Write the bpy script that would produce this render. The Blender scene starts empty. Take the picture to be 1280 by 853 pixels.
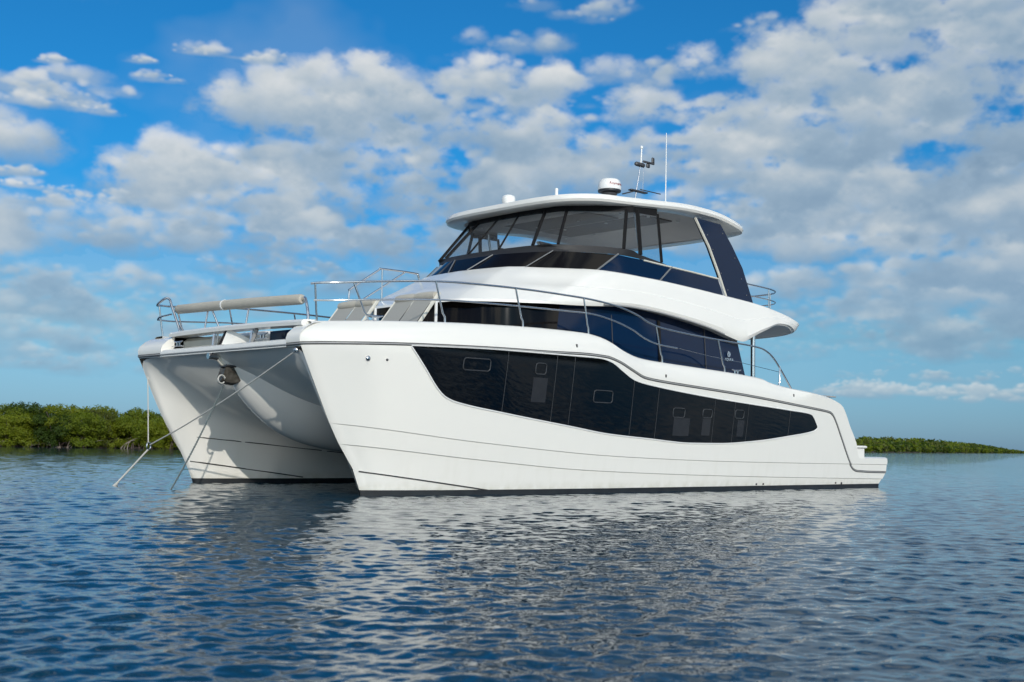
import bpy, math, random
import numpy as np
from mathutils import Vector
random.seed(7); rng = np.random.default_rng(7)
R = math.radians
sc = bpy.context.scene
col = sc.collection

# ------------------------------------------------------------------ camera
CAM = Vector((-10.75, -19.15, 0.92))
YAW, PITCH, ROLL, FPX = R(47.12), R(4.70), R(1.13), 1530.0
fw = Vector((math.cos(PITCH)*math.cos(YAW), math.cos(PITCH)*math.sin(YAW), math.sin(PITCH)))
r0 = Vector((math.sin(YAW), -math.cos(YAW), 0)); u0 = r0.cross(fw)
rt = math.cos(ROLL)*r0 + math.sin(ROLL)*u0; up = -math.sin(ROLL)*r0 + math.cos(ROLL)*u0
cd = bpy.data.cameras.new('camera'); cam = bpy.data.objects.new('camera', cd); col.objects.link(cam)
from mathutils import Matrix
cam.matrix_world = Matrix(((rt.x, up.x, -fw.x, CAM.x), (rt.y, up.y, -fw.y, CAM.y), (rt.z, up.z, -fw.z, CAM.z), (0, 0, 0, 1)))
cd.sensor_width = 36; cd.lens = FPX/1280*36; cd.clip_start = 0.1; cd.clip_end = 8000
cd.dof.use_dof = True; cd.dof.focus_distance = 27.0; cd.dof.aperture_fstop = 3.6
sc.camera = cam

# ------------------------------------------------------------------ sun, sky, exposure
SUN_EL = R(22.0); SUN_DIR = Vector((-0.45, -0.893, 0)).normalized()
SUN = Vector((SUN_DIR.x*math.cos(SUN_EL), SUN_DIR.y*math.cos(SUN_EL), math.sin(SUN_EL)))
ld = bpy.data.lights.new('sun', 'SUN'); ld.energy = 2.5; ld.angle = R(0.5); ld.color = (1.0, 0.94, 0.85)
lo = bpy.data.objects.new('sun', ld); col.objects.link(lo)
lo.rotation_euler = SUN.to_track_quat('Z', 'Y').to_euler()
sc.view_settings.view_transform = 'Standard'; sc.view_settings.look = 'None'
sc.view_settings.exposure = 0.0; sc.view_settings.gamma = 1.0; sc.view_settings.use_curve_mapping = False
sc.cycles.use_denoising = True
sc.cycles.use_adaptive_sampling = True; sc.cycles.adaptive_threshold = .02; sc.cycles.max_bounces = 7; sc.cycles.transparent_max_bounces = 12; sc.cycles.caustics_reflective = True; sc.cycles.sample_clamp_indirect = 6.0; sc.cycles.blur_glossy = 0.3

# cloud banks as seen from the anchorage: (x, y, half width, half height, cover, brightness) in view units, turned to azimuth / elevation below
BANKS = [
 (430, 118, 128, 40, 1.0, .74), (500, 160, 90, 46, 1.0, .62), (400, 165, 95, 40, .9, .62), (300, 222, 155, 30, .9, .74), (470, 225, 150, 40, 1.0, .58), (560, 260, 130, 46, 1.0, .50),
 (330, 285, 190, 32, .8, .60), (470, 310, 160, 34, .9, .48), (600, 205, 80, 50, .9, .55), (655, 112, 76, 28, 1.0, .76), (720, 165, 90, 30, .9, .70), (700, 215, 100, 42, 1.0, .62), (810, 165, 110, 36, .9, .70),
 (850, 215, 120, 40, 1.0, .60), (950, 120, 130, 44, 1.0, .66), (900, 160, 100, 34, 1.0, .72), (1060, 75, 110, 48, 1.0, .66), (1180, 90, 130, 60, 1.0, .60), (1270, 80, 90, 70, 1.0, .56), (1140, 165, 150, 46, 1.0, .52),
 (1020, 205, 130, 34, 1.0, .66), (1250, 170, 110, 60, 1.0, .50), (1000, 262, 130, 34, 1.0, .60), (1160, 245, 140, 40, 1.0, .56), (1270, 260, 110, 50, 1.0, .52), (900, 290, 80, 30, .9, .60), (1060, 310, 130, 32, 1.0, .64),
 (1180, 330, 140, 38, 1.0, .52), (1270, 345, 100, 40, 1.0, .54), (1060, 365, 110, 26, .9, .56), (1180, 395, 140, 30, .9, .50), (1070, 405, 110, 18, .7, .52), (1250, 425, 120, 22, .8, .48),
 (760, 110, 60, 22, .55, .66), (830, 80, 70, 16, .5, .66), (790, 120, 50, 14, .5, .62), (690, 60, 60, 16, .40, .58), (600, 55, 40, 14, .40, .60), (950, 40, 60, 14, .45, .62), (730, 15, 110, 14, .45, .56), (1150, 12, 140, 18, .8, .52),
 (1300, 30, 70, 26, .9, .52), (70, 112, 70, 18, .8, .80), (120, 134, 100, 10, .6, .78), (30, 100, 34, 14, .7, .78), (205, 100, 30, 9, .6, .74), (250, 66, 26, 9, .65, .76), (316, 74, 26, 8, .7, .78), (178, 77, 20, 6, .6, .74), (66, 80, 18, 7, .6, .76),
 (70, 244, 100, 11, .8, .74), (10, 212, 26, 9, .8, .76), (160, 250, 60, 8, .5, .70), (230, 235, 120, 28, .85, .72), (190, 285, 110, 26, .75, .64), (560, 330, 130, 26, .7, .46), (400, 345, 150, 18, .6, .48), (640, 150, 60, 30, .8, .60), (70, 350, 150, 26, .75, .60), (120, 365, 170, 22, .55, .56), (80, 420, 160, 20, .55, .50), (220, 455, 150, 14, .45, .52), (950, 440, 110, 12, .4, .52), (1100, 445, 160, 14, .5, .5), (30, 390, 130, 24, .75, .54), (150, 420, 140, 18, .6, .52), (60, 450, 130, 12, .55, .56), (230, 380, 110, 16, .5, .56), (290, 340, 100, 14, .5, .58),
 (1160, 488, 150, 8, .9, .80), (1090, 484, 70, 7, .7, .76), (1240, 494, 80, 7, .8, .76), (1180, 470, 150, 7, .5, .62), (-120, 150, 130, 40, .8, .66), (-150, 300, 160, 50, .9, .58), (1420, 120, 140, 90, 1.0, .54), (1420, 320, 150, 90, 1.0, .52), (60, -60, 200, 30, .3, .6), (1000, -60, 300, 40, .8, .56)]
AZ0 = math.atan2(fw.x, fw.y); AZH, ELM = R(42), R(34)

def cloud_map(W=1800, H=728):
    g = np.random.default_rng(21); K = W/(2*AZH)
    def value_noise(cx, cy):
        nx, ny = int(W/cx)+3, int(H/cy)+3; q = g.random((ny, nx))
        X = np.arange(W)/cx; Y = np.arange(H)/cy; xi = X.astype(int); yi = Y.astype(int); fx = X-xi; fy = Y-yi; fx = fx*fx*(3-2*fx); fy = (fy*fy*(3-2*fy))[:, None]
        r0_ = q[:, xi]*(1-fx)+q[:, xi+1]*fx; return r0_[yi]*(1-fy)+r0_[yi+1]*fy
    def fbm(c, n, rough=.55, asp=1.5):
        o = np.zeros((H, W)); a = 1; t = 0
        for i in range(n): o += a*value_noise(c*asp/2**i, c/2**i); t += a; a *= rough
        return o/t
    n_a = fbm(46, 6, .62)-.5; n_b = fbm(20, 5, .6)-.5; n_c = fbm(150, 5, .5)-.5
    A = np.zeros((H, W)); Lm = np.full((H, W), .6)
    def splat(cx, cy, rx, ry, top, bot, amax, soft):
        x0, x1, y0, y1 = int(max(0, cx-rx*1.6)), int(min(W, cx+rx*1.6)+1), int(max(0, cy-ry*1.6)), int(min(H, cy+ry*1.6)+1)
        if x1-x0 < 2 or y1-y0 < 2: return
        dx = (np.arange(x0, x1)-cx)/rx; dy = ((np.arange(y0, y1)-cy)/ry)[:, None]
        dy2 = np.where(dy < 0, dy*1.25, dy)                            # flatter below
        q = np.sqrt(dx*dx+dy2*dy2)+n_a[y0:y1, x0:x1]*1.8+n_b[y0:y1, x0:x1]*1.1
        t = np.clip((1.12-q)/soft, 0, 1); a = amax*t*t*(3-2*t)
        lit = bot+(top-bot)*np.clip(.5+.50*dy-.16*dx+n_b[y0:y1, x0:x1]*.8, 0, 1)
        B = A[y0:y1, x0:x1]; Lq = Lm[y0:y1, x0:x1]; na = a+B*(1-a)
        Lm[y0:y1, x0:x1] = np.where(na > 1e-4, (lit*a+Lq*B*(1-a))/np.maximum(na, 1e-4), Lq); A[y0:y1, x0:x1] = na
    clumps = []
    for (px, py, hw, hh, cov, br) in BANKS:
        d = (fw + rt*((px-640)/FPX) - up*((py-426.5)/FPX)).normalized()
        cx = (math.atan2(d.x, d.y)-AZ0+AZH)*K; cy = math.asin(d.z)/ELM*H; s_ = K/FPX; hw *= s_; hh *= s_
        low = min(1, max(.25, cy/(H*.45)))
        ch = max(4, min(hh*.8, 50*low**.75)); cw = ch*(2.6 if hh > 16 else 3.4)
        n = max(2, int(cov*4.8*hw*hh/(cw*ch)))
        for _ in range(n):
            a = g.random()*6.283; r = math.sqrt(g.random()); ox, oy = hw*r*math.cos(a), hh*r*math.sin(a)
            rel = oy/hh
            clumps.append((cx+ox, cy+oy, cw*(.6+.6*g.random()), ch*(.6+.6*g.random()), cov, br+.13*rel+g.normal(0, .05), cy+oy+g.normal(0, 18)))
    clumps.sort(key=lambda c: c[-1])
    for (cx, cy, cw, ch, cov, br, _) in clumps:
        # a soft grey base, then rounded heads along its upper side
        splat(cx, cy-ch*.25, cw*1.05, ch*.8, br*.84, br*.46, .66*cov, .98)
        m = int(5+4*g.random())
        for k in range(m):
            u = g.random()*2-1; r = ch*(.42+.35*g.random())*(1-.35*abs(u))
            splat(cx+u*cw*.75, cy+ch*(.45*(1-u*u))+g.normal(0, ch*.16), r*(1.3+.7*g.random()), r, min(1, br+.20+g.normal(0, .05)), br-.22, .55*cov, .98)
    # thin veils
    A = 1-(1-A)*(1-np.clip(n_c*1.2+.02, 0, .15)*np.clip(np.arange(H)/(H*.2), 0.2, 1)[:, None])
    Lm = np.clip(Lm+n_b*.10, 0, 1)
    A *= np.clip((1-np.abs(np.linspace(-1, 1, W)))*9, 0, 1)*np.clip((1-np.linspace(0, 1, H))*7, 0, 1)[:, None]
    px_ = np.stack([Lm, A, np.zeros_like(A), np.ones_like(A)], -1).astype(np.float32)
    im = bpy.data.images.new('cloud_cover', W, H, float_buffer=True, is_data=True); im.pixels.foreach_set(px_.ravel()); im.update(); im.pack(); return im

def build_world():
    w = bpy.data.worlds.new('World'); sc.world = w; w.use_nodes = True
    nt = w.node_tree; nt.nodes.clear(); L = nt.links.new
    def N(t, **k):
        n = nt.nodes.new(t)
        for a, v in k.items(): setattr(n, a, v)
        return n
    def M(op, a, b=None, c=None, clamp=False):
        n = N('ShaderNodeMath', operation=op, use_clamp=clamp)
        for i, v in enumerate((a, b, c)):
            if v is None: continue
            if isinstance(v, (int, float)): n.inputs[i].default_value = v
            else: L(v, n.inputs[i])
        return n.outputs[0]
    def VM(op, a, b=None):
        n = N('ShaderNodeVectorMath', operation=op)
        for i, v in enumerate((a, b)):
            if v is None: continue
            if isinstance(v, (tuple, list)): n.inputs[i].default_value = v
            else: L(v, n.inputs[i])
        return n
    tc = N('ShaderNodeTexCoord'); out = N('ShaderNodeOutputWorld'); bg = N('ShaderNodeBackground'); D = tc.outputs['Generated']
    sky = N('ShaderNodeTexSky', sky_type='NISHITA'); sky.sun_disc = False
    sky.sun_elevation = SUN_EL; sky.sun_rotation = math.atan2(SUN.x, SUN.y)
    sky.altitude = 0; sky.air_density = 1.0; sky.dust_density = 0.4; sky.ozone_density = 2.0
    sep = N('ShaderNodeSeparateXYZ'); L(D, sep.inputs[0])
    gr = N('ShaderNodeValToRGB'); L(M('MULTIPLY', sep.outputs[2], 4.0), gr.inputs[0])    # clear maritime air: a bluer sky than the model's
    ge = gr.color_ramp.elements; ge[0].position = 0.0; ge[0].color = (.24, .45, .92, 1); ge[1].position = .8; ge[1].color = (.08, .56, .92, 1)
    e = ge.new(.36); e.color = (.31, .56, .75, 1)
    hs = VM('MULTIPLY', sky.outputs[0]); L(gr.outputs[0], hs.inputs[1])
    az = M('ARCTAN2', sep.outputs[0], sep.outputs[1]); el = M('ARCSINE', sep.outputs[2])
    da = M('WRAP', M('SUBTRACT', az, AZ0), math.pi, -math.pi)
    uv = N('ShaderNodeCombineXYZ'); L(M('MULTIPLY_ADD', da, .5/AZH, .5), uv.inputs[0]); L(M('DIVIDE', el, ELM), uv.inputs[1])
    im = N('ShaderNodeTexImage', extension='CLIP', interpolation='Cubic'); im.image = cloud_map(); L(uv.outputs[0], im.inputs[0])
    si = N('ShaderNodeSeparateColor'); L(im.outputs[0], si.inputs[0])
    # broken cloud over the unseen rest of the sky, added to fill the shadows
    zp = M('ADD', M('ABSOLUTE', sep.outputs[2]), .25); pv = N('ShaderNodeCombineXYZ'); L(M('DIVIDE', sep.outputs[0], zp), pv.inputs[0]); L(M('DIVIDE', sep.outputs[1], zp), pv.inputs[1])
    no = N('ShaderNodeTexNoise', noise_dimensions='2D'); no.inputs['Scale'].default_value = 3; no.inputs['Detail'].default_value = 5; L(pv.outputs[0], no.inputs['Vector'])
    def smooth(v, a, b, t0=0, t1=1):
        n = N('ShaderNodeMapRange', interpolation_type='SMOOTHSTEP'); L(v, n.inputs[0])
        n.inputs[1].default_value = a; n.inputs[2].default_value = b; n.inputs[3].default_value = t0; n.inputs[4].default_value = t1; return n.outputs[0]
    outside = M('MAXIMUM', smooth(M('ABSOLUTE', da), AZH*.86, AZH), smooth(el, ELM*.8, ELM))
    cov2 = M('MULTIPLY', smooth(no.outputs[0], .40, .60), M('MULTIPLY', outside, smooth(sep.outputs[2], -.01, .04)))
    cov = M('ADD', si.outputs[1], cov2, clamp=True)
    lit = M('ADD', si.outputs[0], M('MULTIPLY', cov2, .75), clamp=True)
    cr = N('ShaderNodeValToRGB'); L(lit, cr.inputs[0])
    el_ = cr.color_ramp.elements
    el_[0].position = .1; el_[0].color = (.20, .32, .46, 1); el_[1].position = 1.0; el_[1].color = (.90, .895, .87, 1)
    for p_, c_ in ((.36, (.34, .46, .58, 1)), (.62, (.56, .63, .68, 1))):
        e = el_.new(p_); e.color = c_
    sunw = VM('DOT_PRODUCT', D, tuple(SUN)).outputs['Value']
    cl = VM('SCALE', cr.outputs[0]); sw2 = M('POWER', M('MAXIMUM', sunw, 0), 2.0); L(M('MULTIPLY_ADD', sw2, 24.0, 8.0), cl.inputs['Scale'])  # unseen sunward cloud boosted as added fill light, then tinted warm
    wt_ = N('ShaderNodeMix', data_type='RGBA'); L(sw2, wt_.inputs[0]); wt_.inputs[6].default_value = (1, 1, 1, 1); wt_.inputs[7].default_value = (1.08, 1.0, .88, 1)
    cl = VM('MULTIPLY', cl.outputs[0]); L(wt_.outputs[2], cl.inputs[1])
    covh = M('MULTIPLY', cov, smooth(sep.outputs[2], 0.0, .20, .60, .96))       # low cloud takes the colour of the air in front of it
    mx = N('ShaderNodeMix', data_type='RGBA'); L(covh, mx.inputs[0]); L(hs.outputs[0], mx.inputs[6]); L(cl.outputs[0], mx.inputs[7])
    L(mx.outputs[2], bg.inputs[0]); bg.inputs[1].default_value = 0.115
    L(bg.outputs[0], out.inputs[0])
build_world()

# ------------------------------------------------------------------ materials
MATS = {}
def mat(name, base, rough=.5, metal=0, spec=.5, coat=0, noise=None, bump=None, trans=None):
    m = bpy.data.materials.new(name); m.use_nodes = True; nt = m.node_tree; b = nt.nodes['Principled BSDF']
    b.inputs['Base Color'].default_value = (*base, 1); b.inputs['Roughness'].default_value = rough; b.inputs['Metallic'].default_value = metal
    b.inputs['Specular IOR Level'].default_value = spec; b.inputs['Coat Weight'].default_value = coat; b.inputs['Coat Roughness'].default_value = .04
    tc = nt.nodes.new('ShaderNodeTexCoord')
    if noise:
        sc_, amt, col2 = noise
        n = nt.nodes.new('ShaderNodeTexNoise'); n.inputs['Scale'].default_value = sc_; n.inputs['Detail'].default_value = 5
        nt.links.new(tc.outputs['Object'], n.inputs['Vector'])
        r = nt.nodes.new('ShaderNodeMapRange'); r.inputs[1].default_value = .35; r.inputs[2].default_value = .65; r.inputs[4].default_value = amt
        nt.links.new(n.outputs[0], r.inputs[0])
        x = nt.nodes.new('ShaderNodeMix'); x.data_type = 'RGBA'; x.inputs[6].default_value = (*base, 1); x.inputs[7].default_value = (*col2, 1)
        nt.links.new(r.outputs[0], x.inputs[0]); nt.links.new(x.outputs[2], b.inputs['Base Color'])
    if bump:
        sc_, st, di = bump
        n = nt.nodes.new('ShaderNodeTexNoise'); n.inputs['Scale'].default_value = sc_; n.inputs['Detail'].default_value = 4
        nt.links.new(tc.outputs['Object'], n.inputs['Vector'])
        bp = nt.nodes.new('ShaderNodeBump'); bp.inputs['Strength'].default_value = st; bp.inputs['Distance'].default_value = di
        nt.links.new(n.outputs[0], bp.inputs['Height']); nt.links.new(bp.outputs[0], b.inputs['Normal'])
    if trans is not None:
        t = nt.nodes.new('ShaderNodeBsdfTransparent'); t.inputs[0].default_value = (*trans[1], 1)
        mx = nt.nodes.new('ShaderNodeMixShader'); mx.inputs[0].default_value = trans[0]
        nt.links.new(b.outputs[0], mx.inputs[1]); nt.links.new(t.outputs[0], mx.inputs[2])
        nt.links.new(mx.outputs[0], nt.nodes['Material Output'].inputs[0])
    MATS[name] = m; return m
WHITE = mat('gelcoat', (.795, .78, .74), .22, coat=.3, noise=(.9, .5, (.765, .75, .705)), bump=(1.1, .06, .02))
HULLM = mat('hull_gelcoat', (.785, .77, .725), .20, coat=.3, bump=(.9, .07, .02))
def stain_and_ripple_light(m):
    nt = m.node_tree; b = nt.nodes['Principled BSDF']; tc = nt.nodes['Texture Coordinate']
    def MM(op, a, b_=None, c=None, cl=False):
        n = nt.nodes.new('ShaderNodeMath'); n.operation = op; n.use_clamp = cl
        for i, v in enumerate((a, b_, c)):
            if v is None: continue
            if isinstance(v, (int, float)): n.inputs[i].default_value = v
            else: nt.links.new(v, n.inputs[i])
        return n.outputs[0]
    sp = nt.nodes.new('ShaderNodeSeparateXYZ'); nt.links.new(tc.outputs['Object'], sp.inputs[0])
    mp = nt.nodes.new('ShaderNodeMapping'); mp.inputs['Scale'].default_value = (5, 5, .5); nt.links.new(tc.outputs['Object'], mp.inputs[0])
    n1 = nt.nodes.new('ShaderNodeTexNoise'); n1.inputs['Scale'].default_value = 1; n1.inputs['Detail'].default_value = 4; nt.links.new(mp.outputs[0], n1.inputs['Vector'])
    n2 = nt.nodes.new('ShaderNodeTexNoise'); n2.inputs['Scale'].default_value = 7; n2.inputs['Detail'].default_value = 6; nt.links.new(tc.outputs['Object'], n2.inputs['Vector'])
    low = MM('MULTIPLY_ADD', sp.outputs[2], -5.5, 1.35, True)                    # scum line: strongest in the lowest 10 cm
    a = MM('MULTIPLY', low, MM('MULTIPLY_ADD', n2.outputs[0], 2.2, -.65, True), None, True)
    st = MM('MULTIPLY', MM('MULTIPLY_ADD', n1.outputs[0], 3.2, -1.65, True), MM('MULTIPLY_ADD', sp.outputs[2], -.9, 1.05, True), None, True)  # vertical streaks: rippled water light painted into the gelcoat
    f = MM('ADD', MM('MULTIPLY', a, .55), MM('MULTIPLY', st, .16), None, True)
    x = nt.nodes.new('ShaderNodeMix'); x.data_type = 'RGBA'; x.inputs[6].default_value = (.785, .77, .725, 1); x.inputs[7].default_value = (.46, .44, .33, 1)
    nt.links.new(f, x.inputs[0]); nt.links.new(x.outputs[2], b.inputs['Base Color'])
stain_and_ripple_light(HULLM)
WHITE2 = mat('moulded_white', (.78, .78, .765), .35, noise=(2.0, .5, (.75, .75, .73)))
CREAM = mat('cream_moulding', (.62, .60, .53), .5, noise=(3, .5, (.56, .54, .47)))
DARKG = mat('dark_glass', (.002, .0025, .004), .03, spec=.5, bump=(.35, .012, .03))
BLUEG = mat('blue_tinted_glass', (.003, .013, .042), .03, spec=.24, bump=(.5, .015, .02))
DARKS = mat('smoked_screen', (.006, .005, .005), .06, spec=.14, bump=(.5, .015, .02))
BLACK = mat('black_fabric', (.012, .012, .014), .6, bump=(60, .2, .003))
FRAME = mat('black_frame', (.008, .008, .009), .75, spec=.2, noise=(5, .5, (.012, .012, .013)))
CLEAR = mat('clear_panel', (.16, .17, .18), .03, spec=.5, trans=(.78, (.84, .87, .89)), bump=(1.3, .15, .02))
STEEL = mat('stainless', (.62, .62, .63), .13, metal=1, noise=(8, .4, (.5, .5, .52)))
GREYM = mat('grey_rail', (.34, .34, .34), .35, noise=(6, .5, (.28, .28, .28)))
GROOV = mat('dark_groove_and_shadow', (.035, .035, .035), .5, noise=(6, .5, (.05, .05, .05)))
BOOT = mat('antifouling', (.010, .011, .014), .5, noise=(4, .6, (.022, .026, .03)))
GREYF = mat('grey_fabric', (.36, .355, .33), .85, noise=(240, .6, (.27, .265, .25)), bump=(200, .3, .003))
BEIGE = mat('beige_canvas', (.46, .43, .37), .85, noise=(9, .5, (.40, .375, .32)), bump=(40, .3, .006))
ROPE = mat('white_rope', (.55, .54, .50), .9, bump=(90, .6, .01))
CHAIN = mat('galvanised_chain', (.20, .24, .24), .5, metal=.6, noise=(60, .6, (.12, .15, .15)))
SOFF = mat('headliner', (.57, .55, .53), .6, noise=(3, .5, (.53, .51, .49)))
SOFFD = mat('headliner_recess', (.15, .135, .125), .6, noise=(3, .5, (.13, .118, .11)))
MULL = mat('mullion_grey', (.17, .175, .18), .4, noise=(6, .5, (.13, .135, .14)))
ANCH = mat('weathered_galvanised', (.15, .14, .12), .4, metal=.5, noise=(9, .9, (.06, .05, .04)))
GLOWL = mat('lamp_lens', (.75, .75, .72), .3, noise=(30, .3, (.7, .7, .66)))
PORTF = mat('portlight_rim', (.05, .052, .056), .35, metal=.2, noise=(10, .5, (.07, .072, .078)))
DSTEEL = mat('dark_bracket', (.05, .05, .055), .4, metal=.3, noise=(10, .5, (.08, .08, .085)))
TEAK = mat('deck_grey', (.40, .38, .34), .7, noise=(12, .5, (.34, .32, .29)))
LETTER = mat('light_lettering', (.34, .42, .50), .5, noise=(20, .2, (.30, .38, .46)))
RLETTER = mat('dark_red_lettering', (.25, .02, .02), .5, noise=(20, .2, (.2, .02, .02)))
BLUEP = mat('blue_upholstery', (.03, .07, .14), .6, noise=(8, .5, (.025, .055, .11)))

# ------------------------------------------------------------------ mesh helpers
def link(name, verts, faces, m, parent=None, smooth=30, mats=None, midx=None):
    me = bpy.data.meshes.new(name); me.from_pydata([tuple(v) for v in verts], [], [tuple(f) for f in faces]); me.validate(); me.update()
    for x in (mats or [m]): me.materials.append(x)
    if midx is not None: me.polygons.foreach_set('material_index', midx)
    if smooth:
        me.polygons.foreach_set('use_smooth', [True]*len(me.polygons)); me.set_sharp_from_angle(angle=R(smooth))
    o = bpy.data.objects.new(name, me); col.objects.link(o)
    if parent: o.parent = parent
    return o
class MB:
    def __init__(s): s.v = []; s.f = []
    def add(s, v, f):
        k = len(s.v); s.v += [tuple(p) for p in v]; s.f += [tuple(i+k for i in q) for q in f]; return s
    def grid(s, rows, closed=False, flip=False):
        n = len(rows[0]); k = len(s.v)
        for r in rows: s.v += [tuple(p) for p in r]
        for i in range(len(rows)-1):
            for j in range(n if closed else n-1):
                a, b, c, d = k+i*n+j, k+i*n+(j+1) % n, k+(i+1)*n+(j+1) % n, k+(i+1)*n+j
                s.f.append((a, d, c, b) if flip else (a, b, c, d))
        return s
    def poly(s, pts, flip=False):
        k = len(s.v); s.v += [tuple(p) for p in pts]; ix = list(range(k, k+len(pts))); s.f.append(tuple(reversed(ix)) if flip else tuple(ix)); return s
    def tube(s, pts, r, seg=8, caps=True, closed=False):
        pts = [Vector(p) for p in pts]; n = len(pts); rows = []; prev = None
        for i in range(n):
            if closed: t = pts[(i+1) % n]-pts[i-1]
            else: t = pts[min(i+1, n-1)]-pts[max(i-1, 0)]
            t.normalize()
            a = prev if prev is not None else (Vector((0, 0, 1)) if abs(t.z) < .9 else Vector((1, 0, 0)))
            x = (a - t*a.dot(t)).normalized(); y = t.cross(x); prev = x
            rr = r[i] if hasattr(r, '__len__') else r
            rows.append([pts[i]+x*(rr*math.cos(2*math.pi*k/seg))+y*(rr*math.sin(2*math.pi*k/seg)) for k in range(seg)])
        if closed: rows.append(rows[0])
        s.grid(rows, closed=True)
        if caps and not closed: s.poly(rows[0], False); s.poly(rows[-1], True)
        return s
    def box(s, c, d, bev=0.0, rot=None):
        c = Vector(c); hx, hy, hz = d[0]/2, d[1]/2, d[2]/2
        if bev <= 0:
            P = [(sx*hx, sy*hy, sz*hz) for sz in (-1, 1) for sx, sy in ((-1, -1), (1, -1), (1, 1), (-1, 1))]
            F = [(3, 2, 1, 0), (4, 5, 6, 7), (0, 1, 5, 4), (1, 2, 6, 5), (2, 3, 7, 6), (3, 0, 4, 7)]
        else:
            b = min(bev, .49*min(d)); P = []; rings = []
            for z, ins in ((-hz, b), (-hz+b, 0), (hz-b, 0), (hz, b)):
                ring = []
                ax, ay = hx-ins, hy-ins
                for sx, sy in ((-1, -1), (1, -1), (1, 1), (-1, 1)):
                    if (sx, sy) in ((-1, -1), (1, 1)): q = [(sx*ax, sy*(ay-b)), (sx*(ax-b), sy*ay)]
                    else: q = [(sx*(ax-b), sy*ay), (sx*ax, sy*(ay-b))]
                    ring += q
                rings.append([(x, y, z) for x, y in ring])
            P = sum(rings, []); F = [tuple(range(7, -1, -1)), tuple(range(24, 32))]
            for i in range(3):
                for j in range(8): F.append((i*8+j, i*8+(j+1) % 8, i*8+8+(j+1) % 8, i*8+8+j))
        if rot: P = [rot @ Vector(p) for p in P]
        return s.add([Vector(p)+c for p in P], F)
    def lathe(s, prof, c, seg=24):
        rows = [[(c[0]+r*math.cos(2*math.pi*k/seg), c[1]+r*math.sin(2*math.pi*k/seg), c[2]+z) for k in range(seg)] for r, z in prof]
        s.grid(rows, closed=True); s.poly(rows[0], True); s.poly(rows[-1]); return s
    def mirror(s):
        k = len(s.v); s.v += [(x, -y, z) for x, y, z in s.v]; s.f += [tuple(i+k for i in reversed(f)) for f in s.f]; return s
    def build(s, name, m, parent=None, smooth=30): return link(name, s.v, s.f, m, parent, smooth)
def cr(pts, n=8, closed=False):
    P = [Vector(p) for p in pts]; out = []; m = len(P)
    for i in range(m if closed else m-1):
        if closed: a, b, c, d = P[i-1], P[i], P[(i+1) % m], P[(i+2) % m]
        else: a, b, c, d = P[max(i-1, 0)], P[i], P[i+1], P[min(i+2, m-1)]
        for k in range(n):
            t = k/n
            out.append(.5*((2*b)+(c-a)*t+(2*a-5*b+4*c-d)*t*t+(3*b-a-3*c+d)*t**3))
    if not closed: out.append(P[-1])
    return out
def pch(xs, ys):
    xs = np.array(xs, float); ys = np.array(ys, float); h = np.diff(xs); dl = np.diff(ys)/h; m = np.zeros_like(xs); m[0] = dl[0]; m[-1] = dl[-1]
    for i in range(1, len(xs)-1):
        m[i] = 0 if dl[i-1]*dl[i] <= 0 else 2*dl[i-1]*dl[i]/(dl[i-1]+dl[i])
    def f(x):
        if x <= xs[0]: return float(ys[0])
        if x >= xs[-1]: return float(ys[-1])
        i = int(np.searchsorted(xs, x)-1); t = (x-xs[i])/h[i]
        return float((2*t**3-3*t*t+1)*ys[i]+(t**3-2*t*t+t)*h[i]*m[i]+(-2*t**3+3*t*t)*ys[i+1]+(t**3-t*t)*h[i]*m[i+1])
    return f
def empty(name, loc, label=None, cat=None, group=None):
    o = bpy.data.objects.new(name, None); col.objects.link(o); o.location = loc
    if label: o['label'] = label; o['category'] = cat
    if group: o['group'] = group
    return o
def mir(p): return (p[0], -p[1], p[2])

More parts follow.
